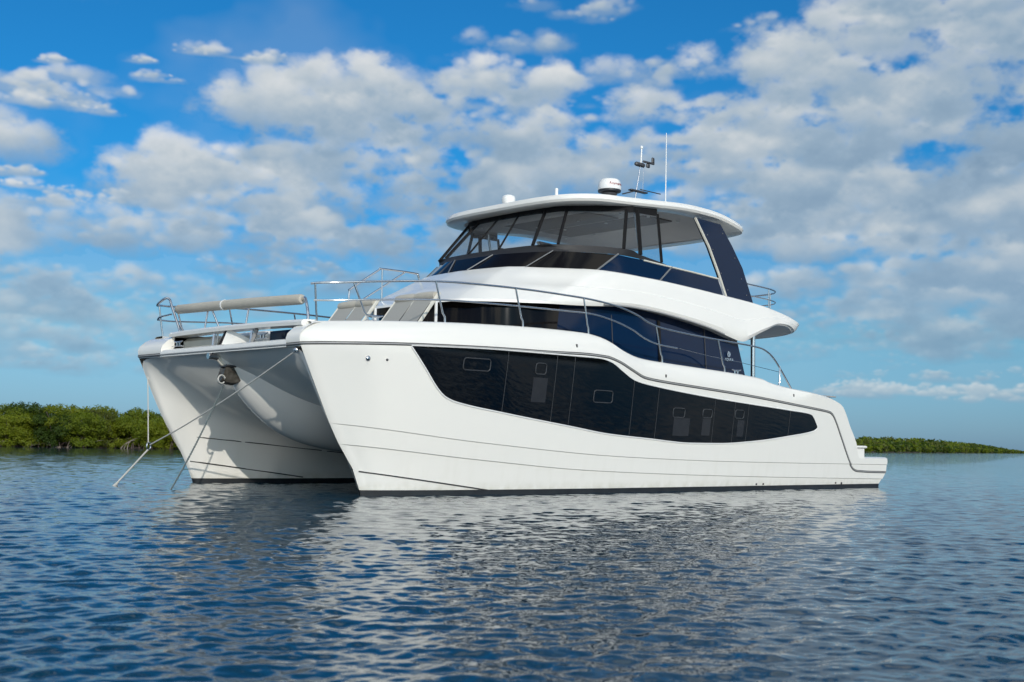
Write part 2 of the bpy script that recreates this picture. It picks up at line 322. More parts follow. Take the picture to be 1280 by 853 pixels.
# ------------------------------------------------------------------ water
def build_water():
    th = np.concatenate([np.linspace(-180, -48, 60, endpoint=False), np.linspace(-48, -27, 60, endpoint=False), np.linspace(-27, 27, 1250, endpoint=False), np.linspace(27, 48, 60, endpoint=False), np.linspace(48, 180, 61)])
    th = np.radians(th) + YAW
    r = [0.05, .8, 1.6, 2.4]
    while r[-1] < 7000: r.append(r[-1] + min((.05 if r[-1] < 4.6 else max(.014, .0029*r[-1])), 4 + .1*r[-1]) if r[-1] < 90 else r[-1]*1.035)
    r = np.array(r); dr = np.gradient(r)
    X = CAM.x + np.outer(r, np.cos(th)); Y = CAM.y + np.outer(r, np.sin(th)); Z = np.zeros_like(X)
    wdir = YAW + R(200)
    for i in range(110):
        lam = 0.085*(10.5)**(rng.random()**1.3); k = 2*math.pi/lam
        a = wdir + rng.normal(0, .75); ph = rng.random()*6.283
        s = .0265*min(1, (.27/lam)**1.05)*min(1, .45+lam/.3)
        att = np.clip((lam/np.maximum(dr, 1e-3)-2.5)/3.0, 0, 1)[:, None]
        arg = k*(X*math.cos(a)+Y*math.sin(a))+ph
        # gusts: the amplitude wanders over the surface
        gm = .75+.45*np.sin(.21*X+.13*Y+i)*np.sin(.17*Y-.09*X+2*i)
        w_ = np.sin(arg); Z += att*gm*(s/k)*(w_ + .22*np.cos(2*arg))
    nth = len(th); v = np.stack([X, Y, Z], -1).reshape(-1, 3)
    i, j = np.meshgrid(np.arange(len(r)-1), np.arange(nth-1), indexing='ij')
    q = np.stack([i*nth+j, (i+1)*nth+j, (i+1)*nth+j+1, i*nth+j+1], -1).reshape(-1, 4)
    me = bpy.data.meshes.new('sea'); me.vertices.add(len(v)); me.vertices.foreach_set('co', v.ravel())
    me.loops.add(q.size); me.loops.foreach_set('vertex_index', q.ravel().astype(np.int32))
    me.polygons.add(len(q)); me.polygons.foreach_set('loop_start', np.arange(0, q.size, 4, dtype=np.int32))
    me.polygons.foreach_set('use_smooth', np.ones(len(q), bool)); me.update(calc_edges=True)
    m = bpy.data.materials.new('sea_water'); m.use_nodes = True; nt = m.node_tree; b = nt.nodes['Principled BSDF']
    b.inputs['Base Color'].default_value = (.004, .033, .060, 1); b.inputs['Roughness'].default_value = .025; b.inputs['IOR'].default_value = 1.333
    tc = nt.nodes.new('ShaderNodeTexCoord')
    mp = nt.nodes.new('ShaderNodeMapping'); mp.inputs['Rotation'].default_value = (0, 0, -YAW); nt.links.new(tc.outputs['Object'], mp.inputs[0])
    h = None
    for sc_, amp, sx in ((1.6, .42, .5), (4.6, .24, .5), (12, .09, .6)):
        mm = nt.nodes.new('ShaderNodeMapping'); mm.inputs['Scale'].default_value = (sc_, sc_*sx, sc_); nt.links.new(mp.outputs[0], mm.inputs[0])
        n = nt.nodes.new('ShaderNodeTexNoise'); n.inputs['Scale'].default_value = 1; n.inputs['Detail'].default_value = 2; nt.links.new(mm.outputs[0], n.inputs['Vector'])
        x = nt.nodes.new('ShaderNodeMath'); x.operation = 'MULTIPLY_ADD'; x.inputs[1].default_value = amp; nt.links.new(n.outputs[0], x.inputs[0])
        if h is None: x.inputs[2].default_value = 0
        else: nt.links.new(h, x.inputs[2])
        h = x.outputs[0]
    bp = nt.nodes.new('ShaderNodeBump'); bp.inputs['Strength'].default_value = 1.0; bp.inputs['Distance'].default_value = .034
    nt.links.new(h, bp.inputs['Height']); nt.links.new(bp.outputs[0], b.inputs['Normal'])
    me.materials.append(m)
    o = bpy.data.objects.new('water', me); col.objects.link(o); o['kind'] = 'structure'
build_water()

# ------------------------------------------------------------------ the yacht
boat = empty('catamaran', (0, 0, 0), 'large white two-hulled motor yacht with dark windows moored on the calm blue water', 'yacht')
XS = pch([-.6, .06, .39, .83, 1.16, 1.8, 2.2, 2.42, 2.5, 2.58, 2.68, 2.74, 2.9], [1.3, 1.13, 1.0, .69, .50, .18, -.01, -.11, -.12, -.09, .02, .13, .5])
XE = pch([-.5, 0, .23, .37, .62, .7], [15.9, 15.98, 16.16, 16.26, 16.25, 16.22])
YC = 2.78
WLH = pch([0, .04, .12, .35, 1, 2, 4, 6, 15], [0, .05, .10, .19, .34, .50, .66, .72, .67])
RLH = pch([0, .04, .12, .35, 1, 2, 3.5, 6, 9, 13, 16], [0, .055, .125, .30, .64, .86, .99, 1.05, 1.05, 1.02, .93])
RAIL = pch([-.2, .13, .6, 1.57, 3.41, 4.41, 5.3, 5.86, 6.2, 6.6, 7.01, 7.6, 8.66, 10.38, 12.5, 13.3, 13.48, 13.6, 13.72, 14.1, 14.5, 14.66, 14.78, 14.92, 15.3, 17],
           [2.40, 2.415, 2.43, 2.46, 2.50, 2.51, 2.53, 2.515, 2.45, 2.31, 2.18, 2.13, 2.07, 1.97, 1.81, 1.745, 1.72, 1.665, 1.56, 1.115, .645, .49, .425, .395, .375, .35])
SHEER = pch([-.1, .44, 1.41, 3.09, 4.63, 5.49, 5.8, 6.1, 6.4, 6.87, 7.3, 7.77, 10.3, 11.0, 11.24, 12.03, 13.32, 13.85, 14.01, 14.4, 14.765, 14.86, 14.95, 15.2, 17],
            [2.745, 2.77, 2.82, 2.89, 2.92, 2.91, 2.87, 2.79, 2.66, 2.55, 2.51, 2.49, 2.39, 2.34, 2.27, 2.18, 2.05, 1.935, 1.855, 1.42, 1.01, .80, .70, .69, .69])
L1 = pch([0, .5, 3.08, 6.57, 10, 14.4, 17], [1.2, 1.16, .90, .68, .60, .56, .54])
L2 = pch([0, .68, 3.17, 5.8, 10, 16.1], [.88, .83, .60, .42, .30, .20])
def hull_y(x, z):
    d = max(0.0, x-XS(z)); t = min(1, max(0, z/2.4)); hw = WLH(d)+(RLH(d)-WLH(d))*t**.85
    k = min(1, max(0, (x-11.8)/2.0)); zr = RAIL(x)+(2.4-RAIL(x))*k*k*(3-2*k)
    if z > zr: hw -= .9*(z-zr)**2
    if z < L2(x): hw -= .022*min(1, d/.12)
    if z < L1(x): hw -= .016*min(1, d/.12)
    return YC+hw
SCOL = np.concatenate([np.linspace(0, .03, 9, endpoint=False)**1.0, np.linspace(.03, .3, 26, endpoint=False), np.linspace(.3, .8, 46, endpoint=False), np.linspace(.8, .96, 60, endpoint=False), np.linspace(.96, 1, 8)])
def hull_row(zf):
    row = []
    for s in SCOL:
        x = 1.0+s*15
        for _ in range(12):
            z = zf(x); x = XS(z)+s*(XE(z)-XS(z))
        z = zf(x); row.append((x, hull_y(x, z), z))
    return row
def smin(zf): return lambda x: min(zf(x), SHEER(x)-.002)
ROWS = [lambda x: -.5, lambda x: .085]
ROWS += [(lambda k: lambda x: .085+(L2(x)-.01-.085)*k)(k) for k in (.5, 1)]
ROWS += [lambda x: L2(x)+.003]
ROWS += [(lambda k: lambda x: min(L2(x)+(L1(x)-.01-L2(x))*k, SHEER(x)-.01))(k) for k in (.5, 1)]
ROWS += [lambda x: min(L1(x)+.003, SHEER(x)-.006)]
ROWS += [(lambda k: lambda x: min(L1(x)+(SHEER(x)-L1(x))*k, SHEER(x)) if SHEER(x) > L1(x) else SHEER(x))(k) for k in (.1, .2, .3, .4, .5, .6, .7, .78, .84, .88, .92, .95, .98, 1)]
hrows = [hull_row(f) for f in ROWS]
top = hrows[-1]
cap1 = [(x, y-.05, z+.028) for x, y, z in top]
cap2 = [(x, max(y-.30, 2.2), z+.034) for x, y, z in top]
cap3 = [(x, max(y-.31, 2.19), min(z, max(z-.4, .6))) for x, y, z in top]

# the inside faces: keel line -> waterline -> tunnel roof -> centre line
SEC = [
 [(1.28, 2.78, -.5), (1.11, 2.78, .085), (.80, 2.78, .70), (.42, 2.78, 1.30), (.10, 2.78, 1.95), (-.03, 2.74, 2.27), (-.06, 2.35, 2.36), (-.07, 1.4, 2.37), (-.08, .5, 2.375), (-.08, 0, 2.375)],
 [(1.36, 2.69, -.5), (1.19, 2.69, .085), (.88, 2.68, .70), (.50, 2.66, 1.30), (.18, 2.62, 1.93), (.05, 2.50, 2.22), (.02, 2.1, 2.32), (0, 1.4, 2.335), (0, .5, 2.34), (0, 0, 2.34)],
 [(1.7, 2.58, -.5), (1.55, 2.58, .085), (1.25, 2.56, .68), (.9, 2.51, 1.2), (.62, 2.4, 1.65), (.5, 2.15, 1.93), (.42, 1.8, 2.03), (.38, 1.3, 2.06), (.36, .5, 2.07), (.36, 0, 2.07)],
 [(2.5, 2.45, -.5), (2.4, 2.45, .085), (2.15, 2.43, .55), (1.85, 2.34, .95), (1.65, 2.18, 1.27), (1.5, 1.9, 1.47), (1.42, 1.55, 1.54), (1.38, 1.1, 1.56), (1.36, .5, 1.57), (1.36, 0, 1.57)],
 [(3.9, 2.32, -.5), (3.8, 2.32, .085), (3.65, 2.30, .45), (3.45, 2.22, .74), (3.3, 2.05, .96), (3.2, 1.75, 1.09), (3.15, 1.4, 1.14), (3.15, 1.0, 1.15), (3.15, .5, 1.15), (3.15, 0, 1.15)],
 [(6, 2.22, -.5), (6, 2.22, .085), (6, 2.2, .42), (6, 2.12, .68), (6, 1.97, .86), (6, 1.7, .96), (6, 1.3, .99), (6, 1.0, 1.0), (6, .5, 1.0), (6, 0, 1.0)],
 [(10, 2.18, -.5), (10, 2.18, .085), (10, 2.15, .38), (10, 2.07, .64), (10, 1.9, .82), (10, 1.65, .92), (10, 1.3, .95), (10, .9, .96), (10, .5, .96), (10, 0, .96)],
 [(15.85, 2.2, -.5), (15.9, 2.2, .085), (16, 2.18, .2), (16, 2.1, .4), (16, 1.9, .5), (16, 1.65, .55), (16, 1.3, .56), (16, .9, .56), (16, .5, .56), (16, 0, .56)]]
sub = [cr(s, 4) for s in SEC]                      # 37 points each
ninner = len(sub[0])
inner = [cr([s[j] for s in sub], 9) for j in range(ninner)]     # rows along the hull
def inner_y(x, z):
    best = min(((p.x-x)**2+(p.z-z)**2, p.y) for row in inner[4:26] for p in row); return best[1]

def build_hull(sign):
    mb = MB(); flip = sign > 0
    S = lambda rows: [[(x, sign*y, z) for x, y, z in r] for r in rows]
    for g_ in (hrows[1:4], hrows[3:5], hrows[4:7], hrows[6:8], hrows[7:]+[cap1, cap2, cap3]): mb.grid(S(g_), flip=not flip)
    mb.grid(S([[tuple(p) for p in r] for r in inner[4:]]), flip=flip)
    end = [r[-1] for r in hrows[1:]]
    mb.grid(S([end, [(x, 2.15, z) for x, y, z in end]]), flip=not flip)       # transom
    # rounded bow front between the stem and the deck opening, and the solid bow top
    yi = 1.85 if sign > 0 else 2.38
    lev = [2.36, 2.42, 2.5, 2.58, 2.68, 2.745]
    rows = [[(XS(z)+.0, YC+.001-k*(YC-yi), z) for k in np.linspace(0, 1, 8)] for z in lev]
    rows.append([(.42, YC+.001-k*(YC-yi), 2.79) for k in np.linspace(0, 1, 8)])
    rows.append([(1.2, YC+.2-k*(YC+.2-yi), 2.80) for k in np.linspace(0, 1, 8)])
    mb.grid(S(rows), flip=flip)
    mb.grid(S([[(XS(z), yi, z) for z in lev]+[(.42, yi, 2.79)], [(XS(z)+.9, yi, z) for z in lev]+[(1.3, yi, 2.79)]]), flip=flip)
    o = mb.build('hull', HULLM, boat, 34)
    bm = MB(); off = lambda rows, d: [[(x, sign*(y+d), z) for x, y, z in r] for r in rows]
    bm.grid(off([hrows[0], hrows[1][:]], .004), flip=not flip)
    bm.grid(off([[tuple(p) for p in r] for r in inner[:5]], -.004), flip=flip)
    e2 = [hrows[0][-1], hrows[1][-1]]; bm.grid(S([e2, [(x, 2.2, z) for x, y, z in e2]]), flip=not flip)
    bm.build('bottom_paint', BOOT, o, 34)
    return o
HULL = {s: build_hull(s) for s in (-1, 1)}

# rub rail with its two dark grooves, running round the bow and across the front of the foredeck
def rail_path(dz=0, off=0.0, aft=True):
    pts = []
    xs = list(np.linspace(-.108, .3, 14))+list(np.linspace(.4, 5.2, 22))+list(np.linspace(5.35, 8, 24))+list(np.linspace(8.3, 13, 14))+list(np.linspace(13.1, 15, 48))+[15.4, 15.8, 16.24]
    for x in xs:
        z = RAIL(x)
        h = .06
        tx, tz = 2*h, RAIL(x+h)-RAIL(x-h); n = math.hypot(tx, tz)
        X, Z = x-dz*tz/n, z+dz*tx/n
        if x < .3: X = x
        pts.append((X, hull_y(X, Z)+off, Z))
    return pts
def front_path(dz, off):
    return [(-.112-off*.6, y, 2.40+dz) for y in np.linspace(-2.70, 2.70, 25)]
def rr(name, dz, off, r, m, parent):
    mb = MB()
    full = [mir(p) for p in reversed(rail_path(dz, off))]+front_path(dz, off)+rail_path(dz, off)
    mb.tube(full, r, 6); return mb.build(name, m, parent, 50)
RUB = rr('rub_rail', 0, .006, .012, GREYM, boat)
for dz in (.019, -.019): rr('rail_groove', dz, .001, .007, GROOV, RUB)

# tunnel knuckles and low bow spray rail, their shadow lines put in as dark strips
for s in (-1, 1):
    mb = MB()
    mb.tube([(x, s*(inner_y(x, z)-.004), z) for x, z in [(a, .92-.085*(a-.7)) for a in np.linspace(.72, 6, 30)]], .010, 5)
    mb.tube([(x, s*(inner_y(x, z)-.004), z) for x, z in [(a, .42-.13*(a-1.0)) for a in np.linspace(1.02, 3.4, 20)]], .012, 5)
    mb.tube([(x, s*(hull_y(x, z)+.004), z) for x, z in [(a, .39-.13*(a-1.05)) for a in np.linspace(1.06, 3.5, 24)]], .012, 5)
    mb.build('knuckle_shadow_strip', GROOV, HULL[s], 50)

# hull window with its frame lip, dividers and opening portlights
WT = pch([1.50, 3.42, 4.98, 5.55, 5.75, 6.015, 6.33, 6.695, 7.06, 9.19, 11.86, 12.62, 12.76, 13.01], [2.434, 2.472, 2.472, 2.473, 2.466, 2.413, 2.27, 2.116, 2.055, 1.872, 1.713, 1.665, 1.63, 1.39])
WB = pch([1.50, 1.807, 2.088, 2.249, 2.485, 3.534, 5.154, 6.108, 7.27, 8.55, 9.486, 10.62, 11.96, 12.9, 13.01], [2.432, 2.094, 1.78, 1.655, 1.571, 1.416, 1.22, 1.108, 1.038, .971, .976, 1.035, 1.172, 1.305, 1.37])
wx = sorted(set(np.linspace(1.50, 13.01, 90).tolist()+[1.807, 1.95, 2.088, 2.17, 2.249, 2.35, 2.42, 5.75, 5.9, 6.1, 12.62, 12.69, 12.76, 12.85, 12.95]))
def wy(x, z, o=.0): return hull_y(x, z)+o
def rrect(cx, cz, w, h, r, n=4):
    out = []
    for qx, qz, a0 in ((1, 1, 0), (-1, 1, 90), (-1, -1, 180), (1, -1, 270)):
        for k in range(n+1):
            a = R(a0+90*k/n); out.append((cx+qx*(w/2-r)+r*math.cos(a), cz+qz*(h/2-r)+r*math.sin(a)))
    return out
for s in (-1, 1):
    mb = MB(); rows = []
    for k in np.linspace(0, 1, 13):
        rows.append([(x, s*wy(x, WB(x)+(WT(x)-WB(x))*k, .008), WB(x)+(WT(x)-WB(x))*k) for x in wx])
    mb.grid(rows, flip=s > 0)
    mb.grid([[(x, s*(abs(y)-.03), z) for x, y, z in rows[0]], rows[0]], flip=s > 0); mb.grid([rows[-1], [(x, s*(abs(y)-.03), z) for x, y, z in rows[-1]]], flip=s > 0)
    W = mb.build('hull_window', DARKG, boat, 30)
    fr = MB(); loop = [(x, s*wy(x, WB(x), .002), WB(x)-.012) for x in wx]+[(x, s*wy(x, WT(x), .002), WT(x)+.010) for x in reversed(wx)]
    fr.tube(loop, .014, 6, closed=True); fr.build('window_frame', WHITE2, W, 50)
    for xd in (3.453, 4.598, 5.04, 6.68, 7.42, 9.20, 9.87, 10.35, 11.88):
        d = MB(); d.tube([(xd, s*wy(xd, z, .010), z) for z in np.linspace(WB(xd)+.01, WT(xd)-.01, 7)], .006, 5); d.build('window_divider', PORTF, W, 50)
    for cx, cz, w, h in ((2.80, 2.20, .56, .20), (4.23, 2.205, .25, .19), (5.86, 1.78, .50, .22), (8.08, 1.55, .36, .18), (8.98, 1.56, .30, .17), (10.05, 1.58, .30, .17)):
        d = MB(); d.tube([(x, s*wy(x, z, .012), z) for x, z in rrect(cx, cz, w, h, .05)], .010, 6, closed=True)
        P = d.build('portlight', PORTF, W, 50)
    PP = mat('pale_panel_%d' % (s+1), (.024, .025, .029), .1, noise=(5, .5, (.015, .016, .020)))
    for a, b, z0, z1 in ((4.08, 4.42, 1.62, 2.05), (7.95, 8.45, 1.1, 1.45), (8.85, 9.12, 1.12, 1.46), (10.02, 10.25, 1.12, 1.46)):
        MB().grid([[(x, s*wy(x, z, .0095), z) for x in np.linspace(a, b, 4)] for z in np.linspace(z0, z1, 4)], flip=s > 0).build('pale_panel', PP, W, 30)

# the small round fittings on the bow and stern
for s in (-1, 1):
    for x, z, r in ((.82, 2.20, .045), (1.12, 2.19, .020), (14.35, .11, .03), (14.1, .12, .02), (11.0, .12, .022), (11.25, .12, .022)):
        y = hull_y(x, z); mb = MB()
        rows = [[(x+q*r*math.cos(a), s*(y+h), z+q*r*math.sin(a)) for a in np.linspace(0, 2*math.pi, 12, endpoint=False)] for q, h in ((1, -.01), (1, .008), (.7, .02), (.3, .024))]
        mb.grid(rows, closed=True, flip=s > 0); mb.poly(rows[-1]); mb.build('through_hull_fitting', STEEL if r > .03 else DSTEEL, boat, 60)
    for x, dz in ((5.1, .14), (7.6, .12), (12.0, .2)):
        z = RAIL(x)+dz; y = hull_y(x, z); MB().box((x, s*y, z), (.035, .03, .06), .006).build('deck_drain', DSTEEL, boat, 30)

# centre nacelle under the foredeck with the anchor
keel = [(.0, 2.36, .14), (.10, 2.20, .45), (.28, 1.95, .68), (.52, 1.62, .84), (.84, 1.31, .92), (1.2, 1.06, .96), (1.62, .87, 1.0), (2.1, .75, 1.03), (2.76, .66, 1.06), (4, .60, 1.08), (6, .56, 1.1), (9, .58, 1.1)]
rows = []
for x, zk, hw in keel:
    zt = max(1.15, zk+.72-.5*max(0, .6-x)); row = []
    for j in np.linspace(1, -1, 25):
        yy = hw*math.copysign(abs(j)**.78, j); zz = zk+(zt-zk)*abs(j)**1.25
        lean = .30*(zz-zk)
        row.append((x+lean*.9, yy, zz))
    rows.append(row)
rows = [[tuple(v) for v in cr([r[j] for r in rows], 4)] for j in range(25)]
NAC = MB().grid(rows, flip=True).build('nacelle', WHITE, boat, 32)
an = empty('anchor', (.13, -.10, 2.0)); an.scale = (.78, .9, .72); an.parent = boat
def aloc(mb): mb.v = [(x-.28, y, z-2.0) for x, y, z in mb.v]; return mb
mb = MB(); prof = [(.22, 2.18), (.48, 2.16), (.62, 1.86), (.44, 1.78), (.26, 1.80), (.12, 1.86)]
mb.grid([[(x, -.10, z) for x, z in prof], [(x, -.03, z-.05) for x, z in prof], [(x, .03, z-.05) for x, z in prof], [(x, .10, z) for x, z in prof]], closed=True); mb.poly([(x, -.10, z) for x, z in prof]); mb.poly([(x, .10, z) for x, z in prof], True)
aloc(mb).build('fluke', ANCH, an, 30)
mb = MB(); mb.tube([(.20, -.12, 2.2), (.50, -.125, 2.18), (.62, -.125, 1.92)], .03, 6); mb.tube([(.20, .12, 2.2), (.50, .125, 2.18), (.62, .125, 1.92)], .03, 6); mb.box((.36, 0, 2.18), (.34, .2, .05), .015)
aloc(mb).build('roller_bracket', DSTEEL, an, 40)
mb = MB(); mb.tube([(.08+.085*math.cos(a), -.16, 1.86+.10*math.sin(a)) for a in np.linspace(.2, 5.6, 18)], .016, 6); mb.tube([(.11+.085*math.cos(a), -.09, 1.84+.10*math.sin(a)) for a in np.linspace(.2, 5.6, 18)], .016, 6)
aloc(mb).build('rope_hook', ROPE, an, 60)
mb = MB(); mb.tube([(-.17, 0, 2.30), (-.08, 0, 2.30), (.02, 0, 2.28)], [.055, .06, .05], 12); mb.build('bow_light', STEEL, boat, 50)
MB().tube([(.0, 0, 2.30), (.1, .0, 2.2), (.22, 0, 2.1)], .05, 8).build('bow_light_socket', CREAM, boat, 50)

# foredeck front: lower lip, top bar, well behind the opening
mb = MB(); ys = np.linspace(-2.40, 1.87, 20)
sec = [(-.115, 2.36), (-.12, 2.43), (-.10, 2.475), (-.06, 2.495), (.10, 2.50), (.12, 2.38)]
mb.grid([[(x, y, z) for y in ys] for x, z in sec]); mb.build('foredeck_lip', WHITE, boat, 30)
mb = MB(); sec = [(.06, 2.735), (.05, 2.79), (.10, 2.83), (.32, 2.84), (.36, 2.80), (.36, 2.735)]
mb.grid([[(x, y, z+.02*(1-(y/1.9)**2)) for y in np.linspace(-2.55, 1.9, 20)] for x, z in sec+[sec[0]]]); e0 = [(x, -2.55, z+.02*(1-(2.55/1.9)**2)) for x, z in sec]; e1 = [(x, 1.9, z) for x, z in sec]; mb.poly(e0); mb.poly(e1, True); mb.build('foredeck_coaming', WHITE, boat, 30)
mb = MB(); mb.box((1.0, -.25, 2.36), (1.9, 4.2, .05)); mb.build('foredeck_well', TEAK, boat, 30)
mb = MB(); mb.box((1.75, -.25, 2.62), (.06, 4.2, .56)); mb.box((.95, 1.88, 2.58), (1.6, .06, .42)); mb.box((.95, -2.36, 2.58), (1.6, .06, .42)); mb.build('well_bulkhead', WHITE2, boat, 30)
mb = MB(); mb.box((.78, 1.18, 2.55), (1.0, 1.25, .34), .06); mb.build('well_seat', CREAM, boat, 40)
mb = MB(); mb.box((.75, -.25, 2.55), (.7, 1.3, .40), .07); mb.build('well_locker', WHITE2, boat, 40)
mb = MB(); mb.box((.50, -1.64, 2.60), (.03, 1.42, .26)); mb.build('well_glass', BLUEG, boat, 30)
for y, sl, m_ in ((.42, .0, STEEL), (.02, .16, DSTEEL), (-1.0, .12, GREYM), (-.86, 0, STEEL)):
    MB().tube([(.16, y+sl, 2.52), (.18, y, 2.74)], .035, 6).build('coaming_strut', m_, boat, 40)

# deck sheet, bulkheads of the cockpit, aft platform
mb = MB(); xs = [1.5, 3, 5, 5.8, 6.5, 7.2, 9, 11, 12, 13, 14]
dz = [2.46, 2.48, 2.46, 2.44, 2.2, 2.12, 2.06, 1.98, 1.9, 1.6, 1.5]
mb.grid([[(x, y*(hull_y(x, 1.5)-.2), z) for y in np.linspace(-1, 1, 9)] for x, z in zip(xs, dz)], flip=True); mb.build('deck', TEAK, boat, 30)
mb = MB(); mb.box((15.2, 0, .585), (1.84, 6.6, .17), .03); mb.build('swim_platform', WHITE, boat, 30)
for s in (-1, 1):
    mb = MB(); mb.box((14.92, s*2.95, .80), (.50, 1.22, .26), .0); mb.box((14.96, s*2.95, .955), (.58, 1.3, .06), .02); mb.build('transom_step', WHITE, boat, 30)
    mb = MB(); mb.box((13.72, s*3.36, 2.10), (.62, .34, .03), .01); mb.box((13.8, s*3.36, 2.04), (.10, .10, .12)); mb.build('fairlead_plate', GREYM, boat, 30)
mb = MB(); mb.grid([[(14.0, y, 1.9) for y in (-3.3, 0, 3.3)], [(14.75, y, .95) for y in (-3.3, 0, 3.3)], [(14.8, y, .6) for y in (-3.3, 0, 3.3)]]); mb.build('transom', WHITE2, boat, 30)

# saloon glass house
sal_b = [(4.0, 0, 2.4), (4.03, .6, 2.4), (4.15, 1.2, 2.4), (4.45, 1.75, 2.4), (4.9, 2.2, 2.4), (5.74, 2.56, 2.4), (7.2, 2.60, 2.05), (9, 2.6, 2.0), (10.5, 2.6, 1.95), (12.02, 2.6, 1.9)]
sal_t = [(4.15, 0, 3.62), (4.18, .6, 3.62), (4.3, 1.2, 3.63), (4.62, 1.75, 3.63), (5.1, 2.15, 3.63), (5.98, 2.48, 3.64), (7.4, 2.53, 3.78), (9, 2.53, 3.70), (10.5, 2.53, 3.5), (11.55, 2.53, 3.34)]
def wall_from(b, t, rows=8):
    return [[tuple(Vector(p).lerp(Vector(q), k)) for p, q in zip(b, t)] for k in np.linspace(0, 1, rows)]
mb = MB(); mb.grid(wall_from(sal_b[:6], sal_t[:6]), flip=True).mirror(); SW = mb.build('saloon_windscreen', DARKS, boat, 30)
for s in (-1, 1):
    mb = MB(); mb.grid([[(x, s*y, z) for x, y, z in r] for r in wall_from(sal_b[5:], sal_t[5:])], flip=s > 0)
    mb.poly([(12.02, s*2.6, 1.9), (11.55, s*2.53, 3.34), (11.4, s*2.45, 3.34), (11.9, s*2.5, 1.9)], s > 0)
    SG = mb.build('saloon_side_glass', BLUEG, boat, 30)
    for f, th_ in ((.27, .012), (.50, .05), (.745, .014)):
        a = Vector(sal_b[5]).lerp(Vector(sal_b[-1]), f); x = a.x
        b0 = Vector((x, s*2.606, 2.1)); t0 = Vector((x-.05, s*2.54, 3.5)); MB().tube([b0, t0], th_, 5).build('window_divider', FRAME if th_ > .02 else DSTEEL, SG, 40)
    # maker's mark near the aft edge: a drop-shaped emblem over the lettering
    def txt(body, size, loc, m_, parent, rot, name, ext=.002):
        cu = bpy.data.curves.new(name, 'FONT'); cu.body = body; cu.size = size; cu.align_x = 'CENTER'; cu.extrude = ext
        t = bpy.data.objects.new(name, cu); me = bpy.data.meshes.new_from_object(t); bpy.data.objects.remove(t); bpy.data.curves.remove(cu)
        me.materials.append(m_); o = bpy.data.objects.new(name, me); col.objects.link(o); o.parent = parent; o.location = loc; o.rotation_euler = rot; return o
    txt('AQUILA', .085, (11.20, s*2.597, 2.80), LETTER, SG, (R(90), 0, 0 if s < 0 else R(180)), 'lettering')
    mb = MB(); c = (11.19, 2.95)
    pts = [(c[0]+.04*math.cos(a)*(1 if math.sin(a) < 0 else .75), s*2.597, c[1]+.06*math.sin(a)) for a in np.linspace(1.9, 7.2, 18)]
    mb.tube(pts, .010, 5); mb.tube([(c[0]-.01, s*2.597, c[1]+.02), (c[0]+.03, s*2.597, c[1]-.01), (c[0]-.01, s*2.597, c[1]-.03)], .009, 5); mb.build('emblem', LETTER, SG, 40)
mb = MB(); mb.grid([[(11.9, -2.5, 1.9), (11.9, 2.5, 1.9)], [(11.45, -2.45, 3.4), (11.45, 2.45, 3.4)]]); mb.build('aft_bulkhead', DARKG, boat, 30)

# flybridge moulding: lower edge A, bulge, upper edge C
A = [(3.86, 0, 3.53), (3.88, .6, 3.535), (3.98, 1.2, 3.545), (4.15, 1.6, 3.55), (4.42, 2.0, 3.55), (4.9, 2.4, 3.55), (5.5, 2.66, 3.55), (6.4, 2.74, 3.585), (7.3, 2.75, 3.65), (7.9, 2.75, 3.665), (8.62, 2.75, 3.625),
     (9.6, 2.76, 3.53), (10.2, 2.76, 3.45), (10.64, 2.76, 3.38), (11.1, 2.76, 3.285), (11.35, 2.76, 3.245), (11.55, 2.76, 3.25), (11.83, 2.76, 3.36), (12.1, 2.76, 3.47), (12.38, 2.76, 3.57), (12.65, 2.74, 3.665), (12.9, 2.70, 3.72), (13.35, 2.64, 3.72), (13.82, 2.42, 3.62), (14.06, 1.9, 3.58), (14.2, 1.0, 3.56), (14.25, 0, 3.56)]
Cc = [(5.42, 0, 4.38), (5.43, .5, 4.38), (5.5, 1.0, 4.38), (5.63, 1.36, 4.38), (5.85, 1.72, 4.38), (6.35, 2.14, 4.38), (7.05, 2.46, 4.375), (7.4, 2.55, 4.37), (7.8, 2.6, 4.36), (8.3, 2.62, 4.345), (8.9, 2.64, 4.325),
     (9.73, 2.65, 4.285), (10.3, 2.65, 4.255), (10.7, 2.65, 4.23), (11.1, 2.65, 4.21), (11.35, 2.65, 4.195), (11.6, 2.65, 4.18), (11.9, 2.65, 4.16), (12.15, 2.65, 4.14), (12.4, 2.65, 4.115), (12.65, 2.65, 4.085), (12.95, 2.63, 4.05), (13.5, 2.62, 3.955), (14.05, 2.50, 3.84), (14.32, 2.0, 3.80), (14.45, 1.0, 3.78), (14.5, 0, 3.78)]
def lerp_ring(a, b, k, out=0, dz=0):
    r = []
    for p, q in zip(a, b):
        v = Vector(p).lerp(Vector(q), k); n = Vector((v.x-9, v.y*2.2, 0)); n = n.normalized() if n.length > .01 else Vector((0, 0, 0))
        r.append((v.x+n.x*out, v.y+(n.y*out if v.y > .01 else 0), v.z+dz))
    return r
rings = [lerp_ring(A, Cc, -.0, -.10, .03), A, lerp_ring(A, Cc, .04, .03, .02), lerp_ring(A, Cc, .12, .055), lerp_ring(A, Cc, .3, .06), lerp_ring(A, Cc, .50, .055), lerp_ring(A, Cc, .515, .035), lerp_ring(A, Cc, .75, .03), lerp_ring(A, Cc, .93, .015), Cc, lerp_ring(Cc, Cc, 0, -.04, .02), lerp_ring(Cc, Cc, 0, -.10, .015)]
